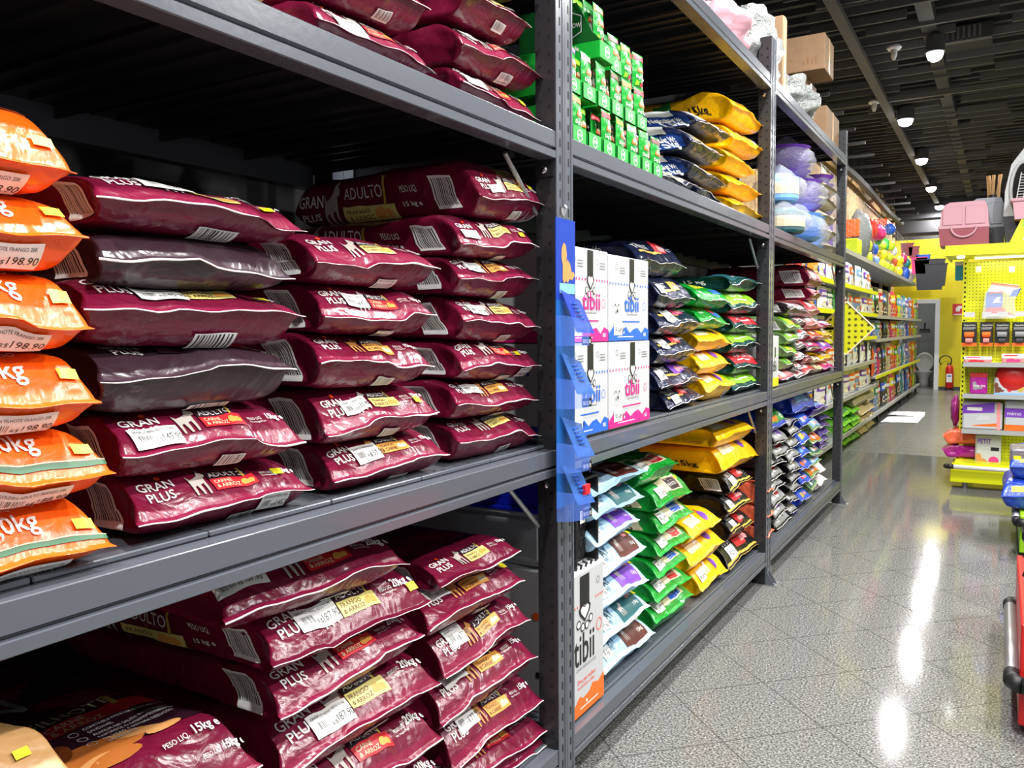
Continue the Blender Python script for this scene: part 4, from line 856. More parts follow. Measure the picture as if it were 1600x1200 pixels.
def sachet(y, z, x, hc, label, tilt=0):
    k = hc
    if k not in SPROTO:
        mb = MB(); n, mrow = 8, 10; v = []; w_, h_ = .084, .135
        def pt(u, t, s_):
            bulge = .012*max(0, (1-abs(2*u-1)**3))*max(0, sn(PI*min(1, max(0, (t-.04)/.92))))**.6; return (s_*bulge+.0008*s_, (u-.5)*w_*(1+.03*sn(t*20)), t*h_)
        for s_ in (1, -1):
            o = len(mb.v); vs = [pt(i/n, j/mrow, s_) for j in range(mrow+1) for i in range(n+1)]
            mb.add(vs, [(j*(n+1)+i, j*(n+1)+i+1, (j+1)*(n+1)+i+1, (j+1)*(n+1)+i) for j in range(mrow) for i in range(n)], 'green_film' if s_ > 0 else 'treat_dark')
        els = [('r', .002, .108, .082, .128, 'ink_'+hc), ('p', MEAT, .02, .062, .05, .035, 'ink_orangep'), ('p', MEAT, .03, .07, .03, .025, 'ink_cream'), ('t', 'Dog Chow', .014, .04, .017, 'ink_white', .01), ('p', [(0, 0), (1, .2), (.9, .8), (.2, 1)], .012, .012, .03, .02, 'ink_lime'), ('p', [(0, 0), (1, .2), (.9, .8), (.2, 1)], .048, .012, .026, .018, 'ink_red')]
        lay = 0
        for el in els:
            for vv, ff, mt in art2d(el):
                vv, ff = subdiv2(vv, ff, .02); lay += 1
                mb.add([(pt(p/w_, q/h_, 1)[0]+.0012+.0002*lay, p-w_/2, q) for p, q in vv], ff, mt)
        SPROTO[k] = mb.build('treat_sachet', None, smooth=True); o = SPROTO[k]
    else: o = SPROTO[k].copy(); COL.objects.link(o)
    o.location = (x, y, z); o.rotation_euler = (random.Random(y*99).uniform(-.05, .05), tilt, random.Random(y*9).uniform(-.12, .12)); tag(o, label, 'treat sachet', 'green treat sachets in the display boxes'); return o
tz = [DK[2], DK[2]+.165, DK[2]+.33]; heads = ['orange', 'lime', 'red', 'red', 'orange', 'red', 'lime']; heads = ['orangep', 'green', 'lime', 'red', 'choc', 'salmon', 'red']
for t, (n, y0, nm) in enumerate(((7, 2.41, 'lowest tier'), (6, 2.41, 'middle tier'), (3, 2.80, 'top tier'))):
    for i in range(n):
        y = y0+i*.118; pos = ['next to the post', 'second from the post', 'third from the post', 'fourth from the post', 'fifth from the post', 'sixth from the post', 'seventh from the post'][i+(3 if t == 2 else 0)]
        if t < 2 or i == 0: treat_box(y, tz[t], f'green display box in the {nm}, {pos}', x1=-.035-.02*t)
        hd = heads[(i*3+t*2) % 7] if (i or t != 1) else 'violet'
        if not (t == 0 and i == 1): sachet(y+.05, tz[t]+(.022 if t < 2 else .0), -.05-.02*t, hd, f'green treat sachet with {dict(orangep="orange", choc="brown", salmon="pink").get(hd, hd)} header, front of the {nm}, {pos}')
        for k in (1, 2): sachet(y+.05, tz[t]+.018, -.055-.02*t-.035*k, heads[(i+k) % 7], f'green treat sachet {["", "just behind the front one", "third deep"][k]}, {nm}, {pos}')
e = empty('treat_display_box', (-.2, 2.71, tz[2])); tag(e, 'tall green display box with printed side panel, above the other tiers', 'display box')
b = MB(); b.box((-.17, -.055, .0), (.15, .055, .06), 'treat_green', .002); b.prism([(-.17, .06), (.15, .06), (.12, .09), (.06, .2), (-.17, .2)], 1, -.055, -.052, 'treat_dark'); b.prism([(-.17, .06), (.15, .06), (.12, .09), (.06, .2), (-.17, .2)], 1, .052, .055, 'treat_dark'); b.build('box_body', e)  # sides in darker green: shade from facing away from the lamps, as colour
HX = [(0, 1), (.87, .5), (.87, -.5), (0, -1), (-.87, -.5), (-.87, .5)]
flat_art([('p', HX, .19, .125, .068, .055, 'ink_ltgrey'), ('p', HX, .19, .125, .064, .051, 'treat_dark'), ('t', 'DOG CHOW', .138, .115, .023, 'ink_white', .01, .8), ('t', 'EXTRA life', .14, .035, .024, 'ink_white', .02, .9)], lambda u, v, o: (u-.17, -.055-o, v)).build('side_print', e)
flat_art(hexa(.055, .03, .022), lambda u, v, o: (.15+o, u-.055, v)).build('badge', e)
for k in range(3): sachet(2.71, tz[2]+.06+.02*k, -.085-.04*k, heads[k], f'green treat sachet in the tall display box, {["frontmost", "second", "rearmost"][k]}', 0)
# ================================================================== BAY 3 GOODS
SUBD[0] = .04
def small(look, top, art, **k): return dict(dict(top=top, look=look, art=art, L=.5), **k)
def sw(c, c2='ink_white'): return [('r', .04, .01, .38, .1, c), ('r', .12, .02, .22, .07, c2), ('p', MEAT, .24, .03, .1, .06, 'ink_salmon'), ('r', .1, -.07, .3, -.05, 'ink_ltgrey')]
SBAR = [('bar', -.24, -.6, -.1, .6)]
stack(-.05, DK[1], [(small('rose bag', 'rose_film', sw('ink_salmon')), 1220, 592, 1241, 587), (small('sage green bag', 'sage_film', sw('ink_lime', 'ink_teal'), sideart=SBAR), 1228, 570, 1240, 568), (small('sage green bag with lime print', 'sage_film', sw('ink_lime', 'ink_yellow'), sideart=SBAR), 1228, 550, 1247, 551), (small('sage green bag', 'sage_film', sw('ink_lime'), sideart=SBAR), 1230, 530, 1250, 527), (small('pale green bag with barcode', 'sage_film', sw('ink_lime', 'ink_yellow'), sideart=SBAR, L=.6), 1231, 512, 1253, 510), (small('shiny plum bag', 'plum', sw('ink_ltgrey'), sideart=SBAR, L=.65), 1233, 479, 1262, 484)], 'the green stack of the far rack')
stack(-.05, DK[1], [(small('silver bag', 'silver_film', sw('ink_white', 'ink_red')), a, b_, c, d) for a, b_, c, d in ((1243, 588, 1257, 585), (1240, 575, 1254, 572), (1241, 560, 1259, 557), (1245, 542, 1260, 538), (1247, 526, 1265, 523), (1245, 503, 1260, 501))], 'the silver stack of the far rack')
stack(-.05, DK[1], [(small('rose bag with red print', 'rose_film', sw('ink_red')), 1256, 581, 1273, 577), (small('rose bag', 'rose_film', sw('ink_choc')), 1256, 562, 1270, 560), (small('plum bag with pale end', 'plum', sw('ink_pink')), 1261, 543, 1283, 541), (small('rose bag with orange print', 'rose_film', sw('ink_orangep')), 1267, 527, 1284, 524), (small('wide rose bag', 'rose_film', sw('ink_salmon')), 1259, 509, 1284, 506), (small('rose bag with red top', 'rose_film', sw('ink_red')), 1262, 486, 1282, 484), (small('maroon bag with barcode', 'maroon', sw('ink_salmon'), sideart=SBAR, L=.75), 1269, 458, 1283, 460), (small('maroon 15 kg bag', 'maroon', sw('ink_salmon'), sideart=SBAR+sidetxt([('15 kg', -.6, -.2, .04, 'ink_white')], .07), L=.8, H=.16), 1266, 438, 1286, 441)], 'the rose stack of the far rack')
stack(-.05, DK[1], [(small('magenta bag', 'magenta_film', sw('ink_pink')), 1286, 575, 1305, 573), (small('yellow bag', 'yellow_film', sw('ink_gold')), 1283, 559, 1303, 559), (small('magenta bag', 'magenta_film', sw('ink_violet')), 1284, 543, 1300, 542), (small('yellow bag', 'yellow_film', sw('ink_gold')), 1285, 525, 1299, 522), (small('magenta bag', 'magenta_film', sw('ink_cream')), 1286, 508, 1297, 506)], 'the magenta stack of the far rack')
stack(-.05, DK[1], [(small('cream bag', 'cream_film', sw('ink_cream')), 1273, 577, 1287, 575), (small('cream bag', 'cream_film', sw('ink_white')), 1270, 561, 1284, 561)], 'the cream pair of the far rack')
p = X(1205, 600, -.03); q = X(1216, 600, -.03); tz_ = X(1211, 525, -.03).z
e = empty('dog_food_carton', (-.2, (p.y+q.y)/2, DK[1])); tag(e, 'narrow white carton with yellow base beside the second post', 'food carton'); w_ = q.y-p.y; h_ = tz_-DK[1]
MB().box((-.17, -w_/2, 0), (.17, w_/2, h_), 'carton_white', .003).build('box_body', e)
flat_art([('r', 0, 0, w_, h_*.17, 'ink_yellow'), ('r', .02, h_*.62, w_-.02, h_*.63, 'ink_lime'), ('t', 'tibii', .02, h_*.3, .09, 'ink_black', .01, .8)]+paw(w_*.5, h_*.5, .2), lambda u, v, o: (.17+o, u-w_/2, v)).build('front_print', e)
MO = [('r', .02, .005, .4, .1, 'ink_grey'), ('r', .06, .02, .16, .08, 'ink_ltgrey'), ('r', .18, .03, .26, .08, 'ink_white'), ('r', .2, .06, .3, .1, 'ink_red'), ('p', MEAT, .28, .02, .1, .05, 'ink_cream')]
def MO2(c): return MO[:3]+[('r', .2, .05, .32, .1, c)]
mc = ['ink_red', 'ink_violet', 'ink_red', 'ink_violet', 'ink_red', 'ink_ltgrey', 'ink_red', 'ink_violet']
cn = dict(ink_red='red', ink_violet='violet', ink_ltgrey='pale')
stack(-.05, DK[0], [(small(f'black and silver bag with {cn[mc[i]]} label', 'black_film', MO2(mc[i])), *r) for i, r in enumerate(((1212, 825, 1235, 807), (1211, 808, 1229, 793), (1208, 790, 1228, 773), (1205, 767, 1224, 755), (1203, 750, 1224, 736), (1203, 727, 1226, 718), (1211, 713, 1235, 704), (1211, 690, 1233, 685)))]+[(small('bulky blue and green bag', 'blue_film', [('r', 0, .02, .42, .12, 'ink_green'), ('p', MEAT, .05, .03, .2, .08, 'ink_orangep'), ('c', .34, .06, .03, 'ink_white')], H=.15), 1205, 668, 1229, 657)], 'the first lower column, far rack')
stack(-.05, DK[0], [(small('black bag with pale label', 'black_film', MO2('ink_cream')), *r) for r in ((1233, 802, 1246, 792), (1233, 785, 1246, 775), (1236, 767, 1251, 758), (1237, 752, 1252, 742), (1235, 737, 1251, 727), (1233, 720, 1250, 708), (1233, 698, 1248, 690), (1235, 679, 1250, 671), (1233, 663, 1250, 656))], 'the second lower column, far rack')
bl = ['ink_gold', 'ink_red', 'ink_orangep', 'ink_sky', 'ink_yellow', 'ink_ltgrey']
stack(-.05, DK[0], [(small('blue bag', 'blue_film', sw('ink_blue', bl[i])), *r) for i, r in enumerate(((1251, 783, 1265, 771), (1251, 756, 1266, 746), (1251, 735, 1267, 723), (1250, 712, 1265, 704), (1250, 691, 1266, 685), (1252, 664, 1267, 656)))]+[(small('large blue bag on its side', 'blue_film', [('r', .1, .02, .3, .1, 'ink_sky')], H=.16), 1240, 636, 1276, 632)], 'the third lower column, far rack')
stack(-.05, DK[0], [(small('sage bag', 'sage_film', sw(['ink_teal', 'ink_orangep', 'ink_sky'][i % 3])), *r) for i, r in enumerate(((1266, 761, 1277, 752), (1267, 744, 1280, 735), (1268, 725, 1281, 719), (1268, 710, 1283, 704), (1269, 692, 1284, 685), (1269, 671, 1283, 665)))]+[(small('violet and blue bag', 'purple_film', [('r', .1, .02, .3, .1, 'ink_sky')]), 1270, 641, 1292, 634)], 'the fourth lower column, far rack')
hero('', -.05, X(1280, 755), X(1291, 748), DK[0], .12, 'white bag end on the lower deck, by the last post', top='white_film', art=None, L=.4)
hero('', -.05, X(1280, 738), X(1288, 731), DK[0]+.125, .12, 'white bag end lying on another, by the last post', top='white_film', art=None, L=.4)
stack(-.5, .202, [(small('crumpled purple pouch', 'purple_film', None, amp=2.), 1281, y_, 1297, y_-2) for y_ in (698, 687, 676, 665, 653)], 'the purple pile by the last post')
for i, (y0_, lk) in enumerate(((829, 'coral bag end at the bottom'), (806, 'coral bag end in the middle'), (764, 'orange bag end above the coral ones'))):
    hero('', .0, X(1198, y0_, 0), X(1207, y0_-6, 0), DK[0]+.005+i*.13, .12, lk+', beside the second post', top='coral_film', tip='coral_film', art=[('r', .1, .02, .3, .06, 'ink_yellow')], L=.4)
def lumpy(name, c, r, m, seed, label, cat, group=None, n=(22, 14), amp=.18, knot=False, flat=.0, build=True, fr=2.2):
    mb = MB(); v = []; o = Vector((seed*3.1, seed*1.7, seed)); N, K = n
    for j in range(K+1):
        ph = PI*j/K
        for i in range(N):
            th = 2*PI*i/N; d = Vector((sn(ph)*cs(th), sn(ph)*sn(th), -cs(ph))); k = 1+amp*noise.noise(d*fr+o)+amp*.5*noise.noise(d*fr*3+o)
            p = Vector((d.x*r[0]*k, d.y*r[1]*k, d.z*r[2]*k))
            if p.z < -r[2]*(1-flat): p.z = -r[2]*(1-flat)
            if knot and ph > PI*.82: p.z += (ph-PI*.82)*r[2]*1.1
            v.append((p.x, p.y, p.z+r[2]*(1-flat)))
    mb.add(v, [(j*N+i, j*N+(i+1) % N, (j+1)*N+(i+1) % N, (j+1)*N+i) for j in range(K) for i in range(N)], m)
    if not build: return mb
    ob = mb.build(name, None, c, smooth=True); return tag(ob, label, cat, group)
def px_ext(px0, px1, py0, py1, x):
    """centre, half width (y) and half height of something in the photo box standing on plane x"""
    a = X(px0, (py0+py1)/2, x); b_ = X(px1, (py0+py1)/2, x); m_ = (px0+px1)/2; t = X(m_, py0, x); u = X(m_, py1, x); return (a.y+b_.y)/2, (b_.y-a.y)/2, u.z, t.z
def bundle(px0, px1, py0, py1, x, m, kind, label, zb=None, rows=5):
    y, hw, z0, z1 = px_ext(px0, px1, py0, py1, x); z0 = z0 if zb is None else zb; hw = min(hw, .2); hz = (z1-z0)/2
    e = empty('wrapped_bowls', (x, y, z0)); tag(e, label, 'wrapped bowls')
    b = MB(); r = hw*.85
    if kind == 'bowls':
        for k in range(rows): zz = 2*hz*.9*k/rows+.01; b.lathe([(r*.7, zz), (r, zz+2*hz*.8/rows), (r*.97, zz+2*hz*.82/rows), (r*.5, zz+.02)], (0, 0, 0), m, 20)
    else: b.lathe([(r*.8, .005), (r*.9, .02), (r*.9, hz*1.6), (r*.6, hz*1.8), (r*.55, hz*1.95)], (0, 0, 0), m, 20); b.lathe([(r*.92, hz*.5), (r*.92, hz*1.3)], (0, 0, 0), 'ink_cream' if kind == 'jar' else m, 20)
    b.build('bowls' if kind == 'bowls' else 'container', e, smooth=False)
    w_ = lumpy('', None, (hw*1.05, hw*1.05, hz*1.04), 'clear_wrap', px0*.37, '', '', build=False, knot=True, flat=.05, amp=.12); w_.build('plastic_wrap', e, smooth=True)
    return e
z2_ = DK[2]
bundle(1232, 1256, 333, 383, -.12, 'ink_sky', 'bowls', 'stack of pale blue bowls wrapped in plastic, far upper shelf', zb=z2_, rows=7)
bundle(1255, 1268, 336, 388, -.2, 'ink_sky', 'bowls', 'second stack of pale blue bowls, left of the seed bags', zb=z2_, rows=7)
bundle(1270, 1282, 335, 392, -.22, 'ink_violet', 'tub', 'narrow violet tub in plastic beside the seed bags', zb=z2_)
bundle(1212, 1232, 326, 368, -.08, 'ink_teal', 'jar', 'teal and red labelled jar at the near end, far upper shelf', zb=z2_)
zz = z2_+.215
bundle(1208, 1226, 272, 324, -.12, 'ink_sky', 'jar', 'pale labelled jar above the teal one', zb=zz)
bundle(1227, 1265, 280, 336, -.15, 'ink_violet', 'bowls', 'purple bowls in clear plastic above the blue stacks', zb=zz+.02)
bundle(1248, 1288, 268, 338, -.25, 'ink_violet', 'bowls', 'tall purple bundle leaning toward the seed bags', zb=zz+.02, rows=6)
bundle(1212, 1242, 228, 282, -.2, 'ink_violet', 'bowls', 'purple wrapped bundle topmost on the pile, by the second post', zb=zz+.24)
for i, (xa, ya, xb, yb) in enumerate(((1284, 388, 1311, 398), (1286, 362, 1309, 372), (1287, 341, 1309, 350), (1285, 320, 1307, 330), (1287, 292, 1308, 305))):
    a = X(xa, ya, -.06); b_ = X(xb, yb, -.06); a.y = max(a.y, b_.y-.42); b_.y = min(b_.y, Y3A-.03); a.y = b_.y-.5; mz = (a.z+b_.z)/2; a.z = b_.z = mz
    hero('', -.06, a, b_, DK[2]+i*.118, .12, ['lowest', 'second', 'middle', 'fourth', 'topmost'][i]+' seed bag in white net, pile by the last post', top='seed', tip='net_white', art=[('r', .02, .02, .1, .1, 'ink_dkgreen')] if i in (1, 3) else None, L=.42, n=2.6, d0u=.16, pg=0, cat='seed bag', name='seed_bag', group=None, zs=.5)
# boxes and bundles on top
def boxat(pe, pr, pl, yt, zb, x, label, zt=None):
    Y0_ = X(pe, 200, x).y; Y1_ = X(pr, 200, x).y; x0 = Yp(pl, 200, Y0_).x; z1_ = X(pe, yt, x).z
    return carton('cardboard_box', (x0, Y0_, zb), (x, Y1_, z1_), label)
carton('cardboard_box', (-.36, 6.79, DK[3]), (-.205, 7.24, 3.46), 'small taped cardboard box under the big box, on top of the rack')
carton('cardboard_box', (-.38, 6.72, 3.463), (-.05, 7.1, 3.73), 'big brown cardboard box stacked high on the rack top')
carton('cardboard_box', (-.2, 6.83, DK[3]), (-.05, 7.4, 3.215), 'pale taped cardboard box at the far end of the rack top')
boxat(1222, 1228, 1186, 20, DK[3], -.1, 'tall cardboard box behind the white plastic sacks')
def topblob(px0, px1, py1, hz, x, m, seed, label, hw=None):
    y, w_, z0, z1 = px_ext(px0, px1, py1-40, py1, x); w_ = hw or min(w_, .5)
    o = lumpy('plastic_sack', (x, y, DK[3]), (.19, w_, hz), m, seed, label, 'plastic sack', amp=.3, flat=.12, n=(40, 26)); return o
topblob(1128, 1190, 90, .24, -.22, 'white_bag', 3, 'large white plastic sack on the rack top')
topblob(1213, 1243, 160, .17, -.2, 'white_bag', 7, 'white plastic sack between rack top cardboard boxes')
topblob(1098, 1124, 30, .15, -.22, 'pink_shell', 11, 'pink and white plastic sack on the rack top', hw=.25)
topblob(1196, 1216, 20, .3, -.55, 'black_film', 5, 'black plastic sack behind the tall cardboard box', hw=.2)
# ================================================================== WALL SHELVING BEYOND THE RACK
GF = -.47; Gs, Gm, Ge = 7.62, X(1368, 600, -.47).y, 21.3
def lvz(px, py): return X(px, py, GF-.03).z
l1 = [.2, lvz(1366, 600), lvz(1367, 562), lvz(1367, 526), lvz(1368, 492), 2.02]; l2 = [.2, lvz(1370, 587), lvz(1368, 531), lvz(1369, 494)]; LT = 2.5
root = empty('wall_shelving', ((BX+GF)/2, 14, 0)); off = Vector(root.location); tag(root, 'long grey wall shelving filled with pouches beyond the racks', 'shelving unit')
MB().box((BX+.001, Gs, .05), (BX+.03, Ge, 2.45), 'frame_white').build('back_panel', root, loc=-off)
for ya, yb, ls in ((Gs, Gm, l1), (Gm, Ge, l2)):
    for k, z_ in enumerate(ls):
        b = MB(); b.box((BX+.03, ya+.01, z_-.025), (GF, yb-.01, z_), 'shelf_metal'); b.build('shelf', root, loc=-off)
        b = MB(); b.box((GF, ya+.01, z_-.035), (GF+.012, yb-.01, z_+.015), 'gondola_yellow' if k in (3, 4, 5) and ya == Gs or (ya == Gm and k == 1) else 'shelf_metal'); b.build('price_rail', root, loc=-off)
b = MB(); b.box((BX+.03, Gs, LT-.03), (GF-.12, Ge+.3, LT), 'shelf_metal'); b.build('shelf', root, loc=-off); b = MB(); b.box((GF-.12, Gs, LT-.04), (GF-.108, Ge+.3, LT+.02), 'shelf_metal'); b.build('price_rail', root, loc=-off)
for k in range(9):
    yy = Gs+k*(Ge-Gs)/8; b = MB(); b.box((BX+.02, yy-.02, 0), (BX+.08, yy+.02, LT), 'shelf_metal'); b.build('upright', root, loc=-off); b = MB(); b.box((GF-.1, yy-.02, 0), (GF-.06, yy+.02, .17), 'steel_dark'); b.build('leg', root, loc=-off)
POU = {}
def pouch(x, y, z, w_, h_, m, c2, label, name='pet_food_pouch', cat='pouch', group=None, rot=0):
    k = (m, c2)
    if k not in POU:
        mb = MB(); n, K = 8, 8
        def pt(u, t, s_): g = .5*max(0, 1-abs(2*u-1)**3)*(1-t)**.35*(min(1, t*8+.4)); return (s_*max(.004, g*.22), (u-.5), t)
        for s_ in (1, -1): mb.add([pt(i/n, j/K, s_) for j in range(K+1) for i in range(n+1)], [(j*(n+1)+i, j*(n+1)+i+1, (j+1)*(n+1)+i+1, (j+1)*(n+1)+i) for j in range(K) for i in range(n)], m)
        for q, (el) in enumerate([('r', .1, .55, .9, .85, c2), ('p', MEAT, .2, .15, .6, .4, 'ink_cream'), ('r', .2, .62, .8, .74, 'ink_white'), ('c', .7, .3, .12, c2)]):
            for vv, ff, mt in art2d(el):
                if el[0] == 'r': vv, ff = art2d(('r', *el[1:6]))[0][:2] if 0 else ([(el[1]+(el[3]-el[1])*i/4, el[2]+(el[4]-el[2])*j/3) for j in range(4) for i in range(5)], [(j*5+i, j*5+i+1, j*5+i+6, j*5+i+5) for j in range(3) for i in range(4)])
                mb.add([(pt(p_, t_, 1)[0]+.01+.004*q, p_-.5, t_) for p_, t_ in vv], ff, mt)
        POU[k] = o = mb.build(name, None, smooth=True)
    else: o = POU[k].copy(); COL.objects.link(o)
    o.name = name; o.location = (x, y, z); o.scale = (min(1.2, w_), w_, h_); o.rotation_euler = (0, 0, rot); return tag(o, label, cat, group)
for i, c in enumerate(['#e84030', '#f0f0ee', '#d8dce4', '#f0a020', '#2858c0', '#141414', '#c8b080', '#e85a20', '#40a848', '#2a8a8a', '#f07828', '#c8e020', '#d02860', '#7a9ad0']): film(f'pf{i}', c, .35)
PFN = ['red', 'white', 'pale grey', 'amber', 'blue', 'black', 'tan', 'orange', 'green', 'teal', 'bright orange', 'lime', 'crimson', 'light blue']
WORD = 'first second third fourth fifth sixth seventh eighth ninth tenth eleventh twelfth thirteenth fourteenth fifteenth sixteenth seventeenth eighteenth nineteenth twentieth'.split()
LN = ['base', 'second', 'third', 'fourth', 'fifth', 'highest pouch']
s1 = [0, 0, 3, 1, 2, 8, 1, 2, 13, 1, 2, 1]; s2 = [4, 13, 6, 5, 5, 6, 12, 7, 0, 11, 6, 9, 1, 4, 13, 10, 7, 11, 8, 1]
inks = ['ink_red', 'ink_blue', 'ink_green', 'ink_orangep', 'ink_yellow', 'ink_violet', 'ink_teal', 'ink_sky']
rr = random.Random(21)
for si, (ya, yb, ls, seq, sec) in enumerate(((Gs, Gm, l1, s1, 'near'), (Gm, Ge, l2, s2, 'far'))):
    tops = ls[1:]+[LT-.03]
    for k, z_ in enumerate(ls):
        if si == 0 and k == 0: continue
        hgt = tops[k]-z_-.06; n = 11 if si == 0 else 19; st = (yb-ya-.1)/n
        for i in range(n):
            ci = seq[(i+(k*0))] if rr.random() < .8 else rr.choice(seq); h_ = min(hgt, (.33 if si == 0 else .46)*rr.uniform(.9, 1.05))
            w_ = min(st*.96, .44); ik = inks[(ci*5+(i % 3)) % 8]
            pouch(GF-.1+rr.uniform(-.02, .02), ya+.06+st*(i+.5), z_+.001, w_, h_, f'pf{ci}', ik, f'{PFN[ci]} pouch, {WORD[i]} from the {"rack" if si == 0 else "shelving joint"} on the {LN[k]} shelf, {sec} section', group=None, rot=rr.uniform(-.12, .12))
# floor-level lime and beige bags
stack(GF-.02, .2, [(dict(top='lime_film', tip='lime_film', L=.4, look='lime green bag', art=[('r', .1, .02, .3, .08, 'ink_green')], H=.1), 1318, y_, 1331, y_-7) for y_ in (708, 693, 678, 663, 648)], 'the near lime floor pile')
stack(GF-.02, .2, [(dict(top='lime_film', tip='lime_film', L=.4, look='lime green bag', art=[('r', .1, .02, .3, .08, 'ink_green')], H=.1), 1332, y_, 1344, y_-6) for y_ in (699, 685, 671, 657, 644)], 'the second lime floor pile')
stack(GF-.02, .2, [(dict(top='cream_film', tip='cream_film', L=.4, look='beige grain bag', art=None, n=3, pg=0), 1345, y_, 1357, y_-6) for y_ in (690, 676, 661, 647)]+[(dict(top='seed', tip='cream_film', L=.4, look='brown grain bag with green label', art=[('r', .0, .02, .12, .1, 'ink_teal')], n=3, pg=0, H=.2), 1335, 630, 1356, 620)], 'the beige floor pile')
stack(GF-.02, .2, [(dict(top='cream_film', tip='cream_film', L=.4, look='beige grain bag', art=None, n=3, pg=0), 1357, y_, 1367, y_-6) for y_ in (680, 666, 653, 640)]+[(dict(top='seed', tip='cream_film', L=.4, look='brown grain bag', art=None, n=3, pg=0, H=.2), 1355, 626, 1369, 618)], 'the far beige floor pile')
# perforated diamond sign
p = Yp(1322, 513, 7.492); e = empty('hanging_sign', p); tag(e, 'yellow perforated diamond-shaped panel beside the last rack post', 'sign')
R_ = .225; b = MB(); b.prism([(0, -R_), (R_, 0), (0, R_), (-R_, 0)], 1, 0, .01, 'peg_sign'); b.build('perforated_panel', e)
b = MB(); b.box((-.36, -.0, -.012), (-.1, .01, .012), 'steel_dark'); b.build('bracket', e)
b = MB(); b.tube([(0, -.004, -R_), (R_, -.004, 0), (0, -.004, R_), (-R_, -.004, 0), (0, -.004, -R_)], .006, 'ink_cream', 6); b.build('edge_trim', e)
# toys along the top shelf
TX = GF-.3
def toy(px, py0, py1, m, i, label, w_=None, kind='lump', name='dog_toy', cat='toy', x=None):
    x = TX if x is None else x; t = X(px, py0, x); u = X(px, py1, x); hz = max(.04, (t.z-u.z)/2); w_ = w_ or hz*.9
    zb = max(LT+.002, u.z)
    if kind == 'lump': o = lumpy(name, (x, t.y, zb), (min(.2, w_*.7), w_, hz), m, i+.5, label, cat, amp=.25, flat=.08, n=(18, 12), fr=1.6); return o
    if kind == 'ball': mb = MB(); mb.lathe([(hz*sn(PI*j/10)+.0001, hz-hz*cs(PI*j/10)) for j in range(11)], (0, 0, 0), m, 18); o = mb.build(name, None, (x, t.y, zb), smooth=True); return tag(o, label, cat)
    if kind == 'box': mb = MB(); mb.box((-.15, -w_, 0), (.15, w_, 2*hz), m, .01); o = mb.build(name, None, (x, t.y, zb)); return tag(o, label, cat)
toy(1326, 375, 398, 'pf11', 1, 'green patterned packet at the near end of the top shelf', .2, 'box')
toy(1329, 345, 372, 'pf7', 2, 'brown and white box behind the hanging plastic bag', .2, 'box', x=TX-.12)
toy(1344, 327, 404, 'white_bag', 3, 'tall white plastic bag of goods on the top shelf', .24, cat='plastic bag', name='plastic_bag')
toy(1362, 340, 372, 'pf0', 4, 'red hanging toy beside the white plastic bag', .14)
toy(1371, 350, 376, 'pf12', 5, 'crimson toy pack on the top shelf', .2)
toy(1378, 346, 363, 'pf7', 6, 'orange box high at the back of the top shelf', .5, 'box', x=TX-.2)
toy(1390, 349, 368, 'pf4', 7, 'round blue toy near the orange box', .14, 'ball')
k_ = 0
for px, a_, b_, mt, kd, lb in ((1358, 376, 392, 'lime', 'lump', 'lime'), (1358, 394, 412, 'lime', 'lump', 'lime'), (1367, 381, 398, 'pf4', 'lump', 'blue'), (1368, 399, 416, 'pf13', 'lump', 'light blue'), (1372, 364, 383, 'green', 'lump', 'green'), (1377, 376, 392, 'pf11', 'ball', 'lime'), (1379, 390, 406, 'yellow', 'ball', 'yellow'), (1383, 371, 392, 'green', 'lump', 'green'), (1390, 376, 393, 'pf11', 'ball', 'lime'), (1389, 395, 409, 'lime', 'ball', 'bright lime'), (1378, 405, 420, 'pf11', 'ball', 'lime'), (1384, 409, 423, 'pf11', 'ball', 'lime'), (1391, 412, 426, 'pf11', 'ball', 'lime'), (1402, 417, 433, 'yellow', 'ball', 'yellow'), (1397, 385, 400, 'pf1', 'lump', 'white'), (1403, 399, 416, 'yellow', 'ball', 'yellow'), (1398, 402, 416, 'pf7', 'lump', 'orange'), (1414, 416, 438, 'pf4', 'lump', 'blue and red'), (1420, 420, 441, 'pf1', 'ball', 'white'), (1412, 395, 412, 'pf12', 'lump', 'crimson'), (1417, 402, 420, 'pf9', 'lump', 'teal')):
    m_ = {'lime': 'pf11', 'green': 'pf8', 'yellow': 'ink_yellow'}.get(mt, mt); k_ += 1
    toy(px, a_, b_, m_, k_, f'{lb} {"ball" if kd == "ball" else "toy"} on the top wall shelf, {WORD[k_-1] if k_ < 21 else "last"} from its near end', None, kd)
for px, py0, py1, m, dx, lb in ((1417, 380, 400, 'rose_shell', 0, 'maroon plastic basket hanging at the end of the wall shelving'), (1428, 385, 402, 'rose_shell', .1, 'second maroon basket hanging by the wall shelving'), (1436, 402, 428, 'ink_pink', .1, 'pink litter scoop hanging near the yellow wall'), (1442, 398, 420, 'ink_blue', .1, 'blue litter scoop hanging near the yellow wall'), (1452, 405, 453, 'dark_shell', .2, 'dark plastic litter tray hanging near the yellow wall'), (1462, 412, 447, 'dark_shell', .35, 'smaller dark litter tray right of the large one')):
    Yv = 21.0; p = Yp(px, py1, Yv); q = Yp(px, py0, Yv); h_ = q.z-p.z; e = empty('litter_tray' if 'tray' in lb else 'basket' if 'basket' in lb else 'litter_scoop', p); tag(e, lb, 'pet accessory')
    b = MB(); w_ = h_*.45; b.prism([(-w_*.8, 0), (w_*.8, 0), (w_, h_), (-w_, h_)], 1, -.06, .06, m); b.build('tray_body', e); b = MB(); b.box((-w_*1.08, -.07, h_-.02), (w_*1.08, .07, h_), m, .005); b.build('rim', e)
    b = MB(); b.tube([(0, 0, h_), (0, 0, h_+.12), (p.x*0-.05, 0, h_+.16)], .006, 'galv', 6); b.build('hook', e)
